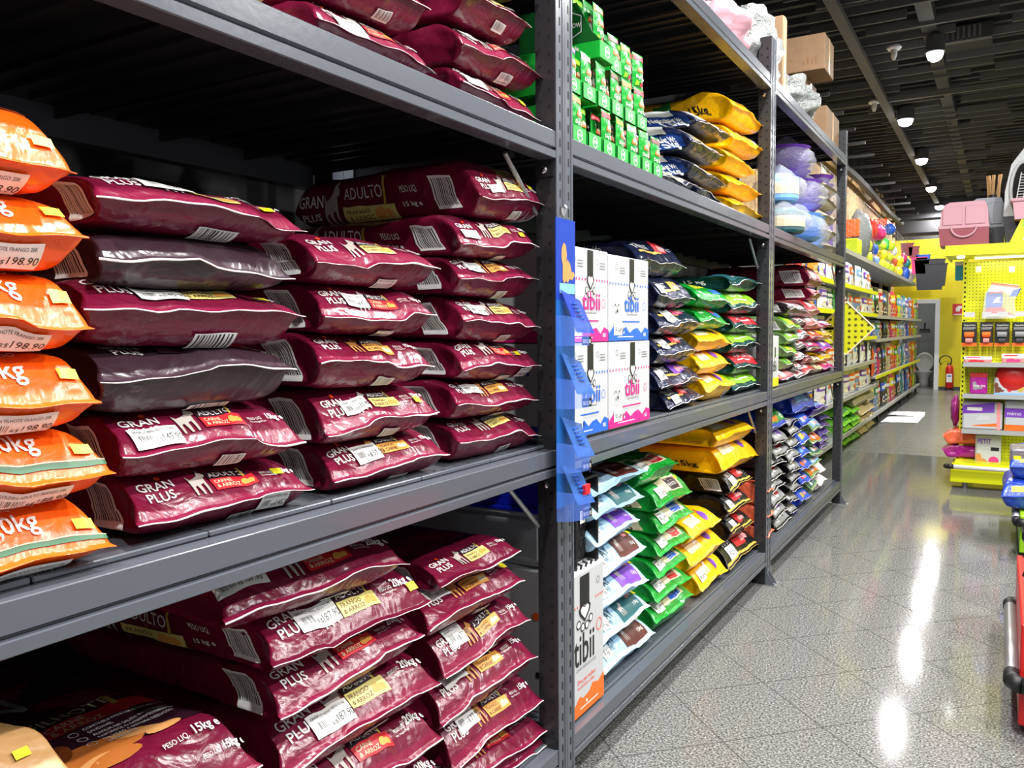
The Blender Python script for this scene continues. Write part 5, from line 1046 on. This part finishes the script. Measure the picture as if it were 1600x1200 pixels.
e = empty('wire_display_grid', (TX, 14, LT)); tag(e, 'thin wire grid carrying the toys on the top wall shelf', 'wire grid')
b = MB(); t_ = bmf = None
for k in range(40): yy = -4.6+k*.3; b.cyl((0, yy, 0), (0, yy, .98), .0022, 'galv', 5)
for k in range(11): b.cyl((0, -4.6, .01+k*.097), (0, 7.1, .01+k*.097), .0022, 'galv', 5)
b.build('wire_mesh', e)
# papers on the floor
for i, (pts, lb) in enumerate((([(1375, 660), (1434, 661), (1443, 651), (1388, 651)], 'white paper sheet on the floor, nearer of the pair'), ([(1386, 649), (1444, 651), (1446, 644), (1392, 643)], 'crumpled white paper sheet on the floor, farther of the pair'))):
    P = [Z(a, c, .004) for a, c in pts]; n = 10; v = []; 
    for j in range(n+1):
        for k in range(n+1):
            a = P[0].lerp(P[1], k/n); c = P[3].lerp(P[2], k/n); q = a.lerp(c, j/n); v.append((q.x, q.y, .006+.012*abs(noise.noise(Vector((k*.7, j*.7, i*9))))*(1+i)))
    mb = MB(); mb.add(v, [(j*(n+1)+k, j*(n+1)+k+1, (j+1)*(n+1)+k+1, (j+1)*(n+1)+k) for j in range(n) for k in range(n)], 'floor_paper'); o = mb.build('paper_sheet', None, smooth=True); tag(o, lb, 'paper')
# ================================================================== FAR WALL THINGS
p = Yp(1483, 608, WY-.12); q = Yp(1483, 570, WY-.12); h_ = q.z; e = empty('fire_extinguisher', (p.x, WY-.14, 0)); tag(e, 'red fire extinguisher standing at the yellow far wall', 'fire extinguisher')
b = MB(); b.lathe([(.07, .03), (.085, .05), (.085, h_*.82), (.06, h_*.92), (.03, h_*.95)], (0, 0, .02), 'gondola_red', 20); b.build('cylinder', e, smooth=True)
b = MB(); b.cyl((0, 0, h_*.93), (0, 0, h_*1.02), .02, 'galv'); b.box((-.06, -.01, h_), (.03, .01, h_+.03), 'steel_dark'); b.build('valve', e)
b = MB(); b.tube([(-.03+.13*cs(t)-.06, 0, h_+.1+.12*sn(t)) for t in [k*.45-.9 for k in range(12)]], .013, 'rubber', 8); b.build('hose', e)
flat_art([('r', 0, 0, .12, .2, 'ink_white'), ('r', .02, .13, .1, .16, 'ink_blue')], lambda u, v, o: (u-.06, -.09-o, v+.2)).build('paper_label', e)
b = MB(); b.lathe([(.1, 0), (.09, .02), (.08, .03)], (0, 0, 0), 'rubber', 16); b.build('foot_ring', e)
p = Yp(1498, 484, WY-.01); e = empty('wall_sign', p); tag(e, 'small red fire safety sign with white hand symbol on the yellow wall', 'sign'); MB().box((-.13, -.006, -.13), (.13, .004, .14), 'ink_red').build('sign_plate', e)
flat_art([('p', [(0, 0), (.6, 0), (.7, .5), (1, .6), (.9, 1), (.3, 1), (.0, .6)], .07, .09, .13, .13, 'ink_white'), ('r', .02, .01, .24, .03, 'ink_white')], lambda u, v, o: (u-.13, -.006-o, v-.13)).build('symbol', e)
p = Yp(1443, 606, WY+.9); tx = Yp(1443, 600, WY+1.3).x; e = empty('toilet', (tx, WY+1.3, 0)); tag(e, 'white toilet with raised lid seen through the doorway', 'toilet')
b = MB(); b.lathe([(.13, 0), (.11, .12), (.12, .22), (.19, .34), (.21, .39), (.17, .39), (.12, .3)], (0, -.05, 0), 'porcelain', 24); b.box((-.16, .1, .1), (.16, .3, .4), 'porcelain', .03); b.build('bowl', e, smooth=True)
b = MB(); v = [(.21*cs(t), .18+.0*t, .62+.25*sn(t)) for t in [k*2*PI/24 for k in range(24)]]; b.prism([(a, c) for a, _, c in v], 1, .16, .19, 'porcelain'); b.build('lid', e)
b = MB(); v = [(.19*cs(t), .6+.22*sn(t)) for t in [k*2*PI/24 for k in range(25)]]; b.tube([(a, .15, c) for a, c in v], .02, 'porcelain', 8); b.build('seat_ring', e)
p = Yp(1445, 515, WY+1.88); e = empty('soap_shelf', p); tag(e, 'small dark shelf on the grey toilet room wall', 'shelf'); b = MB(); b.box((-.12, -.05, 0), (.12, .05, .02), 'steel_dark'); b.build('shelf_board', e); b = MB(); b.cyl((0, 0, .02), (0, 0, .18), .02, 'steel_dark'); b.build('bottle_holder', e)
# ================================================================== YELLOW END GONDOLA
GX0, GX1, GY = .82, 2.7, 8.8
root = empty('display_gondola', (1.7, 9.6, 0)); off = Vector(root.location); tag(root, 'tall yellow pegboard end gondola with lit canopy and silver bumper rail', 'display gondola')
def G(mb, name, **k): return mb.build(name, root, loc=-off, **k)
b = MB(); b.box((GX0+.03, GY+.3, .2), (GX1, GY+.33, 2.12), 'peg_yellow'); G(b, 'peg_panel')
b = MB(); b.box((GX0, GY+.26, 0.05), (GX0+.04, GY+.34, 2.2), 'gondola_yellow')
z = .25
while z < 2.1: b.box((GX0+.012, GY+.2595, z), (GX0+.026, GY+.26, z+.018), 'slot'); z += .045
G(b, 'slotted_post')
b = MB(); b.box((GX0, GY+.34, .2), (GX0+.03, GY+5, 2.12), 'peg_yellow'); G(b, 'side_panel')
zt_ = Yp(1500, 383, GY-.3).z; zb_ = Yp(1500, 399, GY-.3).z; hx = Yp(1477, 385, GY-.3).x
b = MB(); b.box((hx, GY-.3, zb_), (GX1, GY-.28, zt_), 'gondola_yellow'); b.box((hx, GY-.28, zt_-.02), (GX1, GY+.6, zt_), 'gondola_yellow'); b.box((hx, GY-.28, zb_), (hx+.02, GY+.6, zt_), 'gondola_yellow'); b.box((hx+.02, GY-.28, zb_), (GX1, GY+.26, zb_+.01), 'gondola_yellow'); G(b, 'canopy')
b = MB(); b.box((GX0+.1, GY+.05, zb_-.014), (GX1-.1, GY+.09, zb_-.001), 'cove_glow'); G(b, 'light_strip')
b = MB(); b.lathe([(.03, .0), (.03, -.012)], (hx+.12, GY-.12, zb_), 'lamp_glow', 16); G(b, 'canopy_spot')
l = bpy.data.lights.new('strip_light', 'AREA'); l.shape = 'RECTANGLE'; l.size = 1.6; l.size_y = .04; l.energy = 5; l.color = (1, .97, .85); o = bpy.data.objects.new('strip_light', l); COL.objects.link(o); o.location = (1.75, GY+.07, zb_-.03); o.rotation_euler = (math.radians(25), 0, 0)
shz = {k: Yp(1505, py, GY).z for k, py in dict(a=568, b=617, c=672, d=730).items()}
for k, zz in shz.items():
    b = MB(); b.box((GX0+.03, GY+.01, zz-.02), (GX1, GY+.3, zz), 'shelf_metal'); G(b, 'shelf'); b = MB(); b.box((GX0+.03, GY, zz-.03), (GX1, GY+.012, zz+.012), 'shelf_metal'); G(b, 'price_rail')
bx0 = Yp(1484, 755, GY-.12).x
b = MB(); b.box((bx0, GY-.12, .06), (GX1, GY+.4, .2), 'gondola_yellow', .005); b.box((bx0+.03, GY-.05, .2), (GX1, GY+.4, .235), 'gondola_yellow'); G(b, 'base')
b = MB(); b.cyl((bx0+.03, GY-.19, .215), (GX1, GY-.19, .215), .02, 'ink_white', 14); G(b, 'bumper_rail', smooth=True)
b = MB(); b.tube([(bx0+.03, GY-.19, .215), (bx0-.02, GY-.185, .215), (bx0-.035, GY-.15, .21), (bx0-.03, GY-.06, .2), (bx0, GY-.05, .19)], .022, 'rubber', 12); G(b, 'rail_end', smooth=True)
for xx in (bx0+.12, bx0+1.0): b = MB(); b.cyl((xx, GY-.02, 0), (xx, GY-.02, .06), .022, 'galv', 12); G(b, 'foot')
def on(px, zkey, dy=.1): return Yp(px, 600, GY+dy).x
def front_pack(name, px0, px1, py0, py1, yv, th, m, art, label, cat, zbase=None, tilt=0):
    a = Yp(px0, py1, yv); b_ = Yp(px1, py0, yv); w_, h_ = b_.x-a.x, b_.z-a.z; zb2 = zbase if zbase is not None else a.z; h_ = b_.z-zb2
    e = empty(name, ((a.x+b_.x)/2, yv+th/2, zb2), (0, tilt, 0)); tag(e, label, cat); MB().box((-w_/2, -th/2, 0), (w_/2, th/2, h_), m, min(.012, th*.4)).build('pack_body', e)
    flat_art([tuple([q[0]]+[v*(w_ if i in SC_X.get(q[0], ()) else h_) if isinstance(v, (int, float)) and not isinstance(v, bool) else v for i, v in enumerate(q[1:])]) for q in []], lambda u, v, o: (u-w_/2, -th/2-o, v)) if 0 else None
    els = art(w_, h_); flat_art(els, lambda u, v, o: (u-w_/2, -th/2-.0012-o, v)).build('front_print', e); return e
# hanging and standing goods
for i, (p0, p1, c) in enumerate(((1502, 1527, 'ink_orangep'), (1530.5, 1552, 'ink_orangep'), (1553.5, 1578, 'ink_grey'), (1581, 1606, 'ink_grey'))):
    e = front_pack('bag_dispenser_card', p0, p1, 503, 541, GY+.16, .012, 'ink_black', lambda w_, h_, c=c: [('r', 0, 0, w_, h_*.14, 'ink_orangep'), ('t', 'Saquinhos', w_*.15, h_*.84, h_*.1, 'ink_white'), ('r', w_*.1, h_*.74, w_*.9, h_*.77, 'ink_ltgrey'), ('r', w_*.1, h_*.69, w_*.8, h_*.71, 'ink_grey')], f'black card with {"an orange" if c == "ink_orangep" else "a grey"} dispenser on the peg panel, {WORD[i]} from its left edge', 'hanging card')
    w_ = Yp(p1, 520, GY+.16).x-Yp(p0, 520, GY+.16).x; b = MB(); b.cyl((-w_*.3, -.03, .11), (w_*.3, -.03, .11), .026, c, 12); b.cyl((-w_*.22, -.028, .055), (w_*.22, -.028, .055), .022, 'ink_salmon' if i < 2 else 'ink_ink', 12); b.build('dispenser', e)
    b = MB(); hh_ = .285; b.tube([(0, .14, hh_+.02), (0, -.05, hh_+.02)], .003, 'galv', 6); b.box((-w_*.33, -.052, hh_-.01), (w_*.33, -.05, hh_+.035), 'ink_ltgrey'); b.build('peg_hook', e)
for i, (px, py) in enumerate(((1529, 421), (1581, 421))):
    p = Yp(px, py, GY+.2); e = empty('peg_hook', p); tag(e, f'empty clear peg hook at the top of the yellow panel, {["left", "right"][i]} one', 'hook'); b = MB(); b.tube([(0, .1, .02), (0, -.06, .02)], .003, 'galv', 6); b.build('prong', e); MB().box((-.022, -.062, -.03), (.022, -.06, .025), 'ink_cream').build('ticket', e)
# boot-shaped chew toy in a clear bag
p = Yp(1556, 498, GY+.17); sxx = (Yp(1584, 498, GY+.17).x-Yp(1537, 498, GY+.17).x)/47
e = empty('boot_toy', p); tag(e, 'blue and red boot toy hanging in a clear bag on yellow pegboard', 'pet toy')
def bp(px, py): return ((px-1556)*sxx, (498-py)*sxx)
b = MB(); b.prism([bp(*q) for q in ((1539, 478), (1540, 452), (1544, 449), (1563, 450), (1566, 456), (1565, 477))], 1, -.05, .05, 'ink_blue'); b.build('boot_leg', e)
b = MB(); b.prism([bp(*q) for q in ((1538, 490), (1540, 478), (1565, 477), (1572, 486), (1584, 491), (1584, 493), (1560, 490))], 1, -.05, .05, 'ink_red'); b.build('boot_foot', e)
b = MB(); b.prism([bp(*q) for q in ((1536, 496), (1538, 489), (1560, 489), (1585, 493), (1584, 496), (1562, 493), (1548, 494))], 1, -.055, .055, 'ink_white'); b.build('sole', e)
b = MB(); b.prism([bp(*q) for q in ((1542, 452), (1548, 432), (1590, 438), (1586, 452), (1578, 458), (1566, 450))], 1, -.004, .0, 'ink_white'); b.prism([bp(*q) for q in ((1548, 432), (1592, 440), (1590, 444), (1546, 436))], 1, -.006, .002, 'ink_orangep'); b.prism([bp(*q) for q in ((1582, 447), (1594, 444), (1588, 458), (1576, 459))], 1, -.007, .001, 'ink_blue'); b.prism([bp(*q) for q in ((1544, 453), (1566, 452), (1566, 449), (1546, 450))], 1, -.052, -.05, 'ink_orangep'); b.prism([bp(*q) for q in ((1550, 470), (1556, 460), (1563, 459), (1560, 465), (1564, 469))], 1, -.052, -.05, 'ink_white'); b.build('header_card', e)
b = MB(); b.prism([bp(*q) for q in ((1534, 498), (1538, 452), (1548, 434), (1592, 442), (1584, 468), (1588, 498))], 1, -.065, -.06, 'clear_thin'); b.build('clear_bag', e)
def pk(c1, c2, c3): return lambda w_, h_: [('r', 0, h_*.55, w_, h_, c1), ('p', MEAT, w_*.15, h_*.15, w_*.6, h_*.6, c2), ('r', w_*.1, h_*.75, w_*.6, h_*.88, c3)]
yp = GY+.12
front_pack('toy_pack', 1506, 1550, 557, 568, yp, .1, 'film_pink' if 'film_pink' in MATS else 'ink_salmon', pk('ink_white', 'ink_red', 'ink_pink'), 'pink flat toy packet on the upper gondola shelf, nearer the post', 'toy packet', shz['a']+.002)
front_pack('toy_pack', 1565, 1606, 553, 568, yp, .1, 'ink_salmon', pk('ink_white', 'ink_pink', 'ink_red'), 'pink flat toy packet at the picture edge, upper gondola shelf', 'toy packet', shz['a']+.002)
front_pack('treat_pack', 1515, 1543, 583, 615, yp, .06, 'magenta_film', lambda w_, h_: [('r', 0, h_*.8, w_, h_, 'ink_red'), ('p', PUP, w_*.2, h_*.2, w_*.5, h_*.4, 'ink_grey'), ('t', 'me-au', w_*.2, h_*.35, h_*.2, 'ink_white')], 'magenta and red treat pack beside the red bowl box', 'treat pack', shz['b']+.002)
e = front_pack('bowl_box', 1553, 1606, 590, 616, yp, .16, 'carton_white', lambda w_, h_: [('p', PUP, w_*.03, h_*.1, w_*.25, h_*.6, 'ink_brown'), ('c', w_*.47, h_*.3, h_*.12, 'ink_red'), ('c', w_*.8, h_*.35, h_*.16, 'ink_gold'), ('r', 0, 0, w_, h_*.1, 'ink_sky')], 'white box cradling a dark red pet bowl on the second shelf', 'boxed bowl', shz['b']+.002)
b = MB(); hz = Yp(1553, 590, yp).z-shz['b']; b.lathe([(.02, -.02), (.06, -.022), (.13, .01), (.15, .03), (.12, .035)], (.02, -.085, hz), 'gondola_red', 22, 1); b.build('red_bowl', e, smooth=True); b = MB(); b.box((-.1, .0, hz), (.2, .01, hz+.09), 'ink_brown'); b.build('backing_card', e)
front_pack('litter_tray_pack', 1503, 1567, 629, 670, yp, .14, 'carton_white', lambda w_, h_: [('p', [(0, .62), (.0, .95), (.8, 1.1), (.8, .7)], 0, 0, w_, h_*.9, 'ink_violet'), ('r', w_*.12, h_*.68, w_*.5, h_*.8, 'ink_white'), ('p', [(0, 0), (.9, .1), (1, .6), (.2, .7)], w_*.35, h_*.3, w_*.35, h_*.3, 'ink_ltgrey'), ('p', [(0, 0), (1, 0), (1, .5), (.3, .2)], w_*.2, h_*.12, w_*.7, h_*.25, 'ink_orangep'), ('r', w_*.86, 0, w_*.95, h_, 'ink_salmon')], 'large purple and white clear-wrapped pack on the third shelf', 'pack', shz['c']+.002, tilt=0)
front_pack('litter_tray_pack', 1569, 1606, 627, 671, yp, .14, 'carton_white', lambda w_, h_: [('r', 0, h_*.45, w_, h_*.75, 'ink_violet'), ('t', 'mimo', w_*.1, h_*.52, h_*.18, 'ink_white'), ('r', 0, 0, w_, h_*.2, 'ink_orangep')], 'purple and orange wrapped pack at the right on the third shelf', 'pack', shz['c']+.002)
front_pack('cat_food_box', 1523, 1565, 680, 727, yp, .12, 'carton_white', lambda w_, h_: [('t', 'PETIT', w_*.08, h_*.72, h_*.2, 'ink_violet', .03, .75), ('r', w_*.6, h_*.5, w_*.92, h_*.61, 'ink_black'), ('p', PUP, w_*.05, h_*.05, w_*.5, h_*.36, 'ink_tanfur'), ('p', [(cs(k), sn(k)*.75) for k in [j*.52 for j in range(12)]], w_*.72, h_*.2, w_*.2, h_*.17, 'ink_pink')], 'white box printed with cat and pink bowl, lowest gondola shelf', 'box', shz['d']+.002)
# carriers on top of the canopy
def carrier(px0, px1, py0, py1, yv, dep, mt, mb_, label, strap=False):
    a = Yp(px0, py1, yv); b_ = Yp(px1, py0, yv); w_ = b_.x-a.x; h_ = b_.z-zt_; e = empty('pet_carrier', ((a.x+b_.x)/2, yv+dep/2, zt_+.001)); tag(e, label, 'pet carrier')
    hb = h_*.42; b = MB(); b.prism([(-w_*.47, 0), (w_*.5, 0), (w_*.49, hb), (-w_*.5, hb)], 1, -dep/2, dep/2, mb_); b.build('lower_shell', e)
    pr = [(-w_*.49, hb), (w_*.49, hb), (w_*.46, h_*.86), (w_*.4, h_*.98), (w_*.34, h_), (-w_*.28, h_), (-w_*.38, h_*.95), (-w_*.45, h_*.8)]
    b = MB(); b.prism(pr, 1, -dep/2+.005, dep/2-.005, mt); b.box((-w_*.43, -dep/2-.004, hb+.02), (-w_*.02, -dep/2+.01, h_*.9), mt, .012); b.box((w_*.02, -dep/2-.004, hb+.02), (w_*.43, -dep/2+.01, h_*.9), mt, .012); b.build('upper_shell', e)
    b = MB(); b.box((-w_*.505, -dep/2-.006, hb-.012), (w_*.505, -dep/2+.02, hb+.015), mt, .004); b.build('rim_piping', e)
    if strap: b = MB(); b.tube([(-.1*cs(t)*1.0, -dep/2-.015, hb-.09*sn(t)) for t in [k*PI/10 for k in range(11)]], .009, mt, 8); b.build('handle_strap', e)
    return e
carrier(1466, 1547, 312, 382, GY-.27, .35, 'pink_shell', 'rose_shell', 'pink soft pet carrier with strap handle on the gondola canopy', True)
carrier(1512, 1571, 307, 382, GY+.12, .3, 'grey_shell', 'dark_shell', 'grey checked pet carrier standing behind the pink one')
# hard carrier seen end on
a = Yp(1568, 345, GY-.1); e = empty('pet_crate', (a.x+.24, GY+.15, zt_+.001)); tag(e, 'large light grey hard pet crate with dark arched opening, top of gondola', 'pet crate')
hh_ = Yp(1596, 228, GY-.1).z-zt_; W2 = .24
arch = [(-W2, .25), (-W2*.98, hh_*.55), (-W2*.8, hh_*.82), (-W2*.35, hh_), (W2*1.2, hh_*1.05), (W2*1.2, .25)]
b = MB(); b.prism(arch, 1, -.25, .4, 'carrier_grey'); b.build('upper_shell', e)
b = MB(); b.prism([(-W2*.9, 0), (W2*1.2, 0), (W2*1.2, .25), (-W2*1.02, .25)], 1, -.25, .4, 'dark_shell'); b.build('lower_shell', e)
arc = [(-W2*.42+.1*cs(t)*.9, .2+hh_*.32+(hh_*.28)*sn(t)) for t in [k*2*PI/28 for k in range(28)]]
b = MB(); b.prism(arc, 1, -.256, -.25, 'slot'); b.build('opening', e); b = MB(); b.tube([(x_, -.262, z_) for x_, z_ in arc+arc[:1]], .014, 'carrier_grey', 8); b.build('opening_rim', e)
p = Yp(1552, 306, GY+.5); e = empty('wooden_sticks', (p.x, GY+.55, zt_+.0)); tag(e, 'bundle of pale wooden sticks standing behind the grey carrier', 'sticks')
hs = Yp(1552, 272, GY+.5).z-zt_
for k, (dx, tx_) in enumerate(((-.05, .06), (-.02, .0), (.02, .05), (.05, -.04), (0, -.05))): b = MB(); b.cyl((dx, k*.012, 0), (tx_, k*.012, hs), .014, 'wood_stick', 8); b.build('stick', e)
b = MB(); b.lathe([(.045, hs*.68), (.045, hs*.74)], (0, .02, 0), 'rubber', 14); b.build('binding', e)
p = Yp(1582, 325, GY-.45); e = empty('wire_basket_cage', (p.x+.2, GY-.13, zt_+.2)); tag(e, 'pink plastic tray cage with pale wire top at the right edge', 'pet cage')
b = MB(); b.prism([(-.18, 0), (.25, 0), (.27, .17), (-.2, .17)], 1, -.16, .1, 'pink_shell'); b.box((-.215, -.175, .15), (.28, .115, .18), 'pink_shell', .008); b.build('tray', e)
b = MB()
for k in range(8): b.cyl((-.17+k*.05, -.15, .18), (-.14+k*.05, -.15, .4), .004, 'ink_ltgrey', 6)
for k in range(9): b.cyl((-.17+k*.003, -.15, .19+k*.024), (.25, -.15, .19+k*.024), .003, 'ink_ltgrey', 6)
b.build('wire_top', e)
e = empty('topper_sign', (Yp(1577, 380, GY-.29).x, GY-.24, zt_)); tag(e, 'green and yellow lit sign box on the canopy below the pink cage', 'sign')
b = MB(); b.prism([(0, 0), (.4, 0), (.4, .21), (.09, .21)], 1, -.04, .04, 'gondola_yellow'); b.build('sign_box', e); b = MB(); b.prism([(.09, .14), (.4, .14), (.4, .215), (.11, .215)], 1, -.046, .046, 'gondola_green'); b.prism([(.1, .02), (.4, .02), (.4, .12), (.15, .12)], 1, -.044, -.04, 'ink_white'); b.build('sign_face', e)
# goods hanging along the aisle side of the gondola
hero('', GX0-.0, Vector((0, 9.0, .31)), Vector((0, 9.45, .31)), .235, .13, 'pink and coral bag at the base of the yellow gondola side', top='magenta_film', tip='ink_pink', L=.3, art=[('r', .02, .02, .4, .1, 'ink_salmon')], yaw=PI)
hero('', GX0-.0, Vector((0, 9.0, .45)), Vector((0, 9.45, .45)), .365, .15, 'coral bag on top of the pink bag, yellow gondola side', top='coral_film', tip='ink_pink', L=.3, art=[('r', .05, .02, .2, .08, 'ink_ltgrey')], yaw=PI)
for o in [o for o in COL.objects if o.get('label', '').endswith('yellow gondola side')]: o.location.x = GX0-.13
p = Yp(1495, 668, GY+.4); q = Yp(1495, 620, GY+.4); o = lumpy('hanging_pack', (GX0-.045, GY+.55, p.z), (.045, .17, (q.z-p.z)/2), 'magenta_film', 31, 'purple pack hanging on the aisle side of the yellow gondola', 'hanging pack', amp=.25)
p = Yp(1502, 422, GY+.45); e = empty('small_box', p); tag(e, 'small blue box with white lid hung beside the pegboard', 'box'); b = MB(); b.box((-.05, -.06, -.1), (.05, .06, .04), 'ink_cyan', .005); b.build('box_body', e); b = MB(); b.box((-.055, -.065, .04), (.055, .065, .08), 'ink_white', .005); b.build('lid', e)
# ================================================================== NEAR ISLAND UNITS AT THE RIGHT EDGE
def island(px, pyb, y1, m, label, x1=2.2, h=.3, lift=.06):
    p = Z(px, pyb, .0); e = empty('island_base', ((p.x+x1)/2, (p.y+y1)/2, 0)); o_ = Vector(e.location); tag(e, label, 'island display')
    b = MB(); b.box((p.x-.0, p.y, lift), (x1, y1, h), m, .005); b.build('base', e, loc=-o_); b = MB(); b.box((p.x+.08, p.y+.05, 0), (x1-.05, y1-.05, lift), 'rubber'); b.build('plinth', e, loc=-o_)
    return e, p
e, p = island(1592, 878, 7.6, 'gondola_green', 'green island base with grey bumper rail under the blue bags'); o_ = Vector(e.location)
b = MB(); b.cyl((p.x-.02, p.y+.05, .26), (p.x-.02, 7.5, .26), .025, 'galv', 14); b.build('bumper_rail', e, loc=-o_, smooth=True); b = MB(); b.tube([(p.x-.02, p.y+.05, .26), (p.x-.015, p.y-.02, .26), (p.x+.04, p.y-.05, .26), (p.x+.5, p.y-.06, .26)], .028, 'rubber', 12); b.build('rail_end', e, loc=-o_, smooth=True)
for i, (zb2, ex, lb) in enumerate(((.31, -.07, 'blue bag with rounded end, lower of the pair on the green island'), (.5, -.03, 'blue bag with yellow tag, upper of the pair on the green island'))):
    hero('', p.x+.2+ex, Vector((0, 0, zb2+.09)), Vector((0, .42, zb2+.09)), zb2, .19, lb, top='blue_film', tip='blue_film', L=.6, pg=.03, art=[('r', .05, .03, .15, .07, 'ink_yellow'), ('c', .3, .05, .02, 'ink_white')], yaw=-PI/2)
    o = [q for q in COL.objects if q.get('label') == lb][0]; o.location = (p.x+.18+ex, p.y+.12+.05*i, zb2)
    o = None
e2 = front_pack('grey_bag', 1577, 1606, 738, 752, p.y+.2, .3, 'silver_film', lambda w_, h_: [('r', w_*.2, h_*.3, w_*.6, h_*.6, 'ink_yellow')], 'clear and silver wrapped bag on top of the blue bags', 'pet food bag', .7)
e, p = island(1590, 1150, 4.55, 'gondola_red', 'red island base with long grey bumper rail at the right edge', h=.42, lift=.04); o_ = Vector(e.location)
rx = Yp(1581, 1060, p.y+.05).x; z1_ = Yp(1581, 1062, p.y).z
b = MB(); b.cyl((rx, p.y+.06, z1_), (rx, 4.4, z1_), .026, 'galv', 16); b.build('bumper_rail', e, loc=-o_, smooth=True)
b = MB(); b.tube([(rx, p.y+.06, z1_), (rx, p.y-.01, z1_), (rx+.03, p.y-.045, z1_), (rx+.5, p.y-.05, z1_)], .03, 'rubber', 12); b.build('rail_end', e, loc=-o_, smooth=True); b = MB(); b.tube([(rx, 4.4, z1_), (rx, 4.46, z1_), (rx+.05, 4.5, z1_), (rx+.4, 4.5, z1_)], .03, 'rubber', 12); b.build('rail_corner', e, loc=-o_, smooth=True)
for i in range(6):
    q = p.y+.1+i*.22; mb = lumpy('', None, (.1, .1, .11), 'black_film', 40+i, '', '', build=False, amp=.35); o = mb.build('wrapped_chew', None, (p.x+.13, q+.06, .421), smooth=True); tag(o, f'black wrapped pack in the red island, {WORD[i]} from its near end', 'wrapped pack')
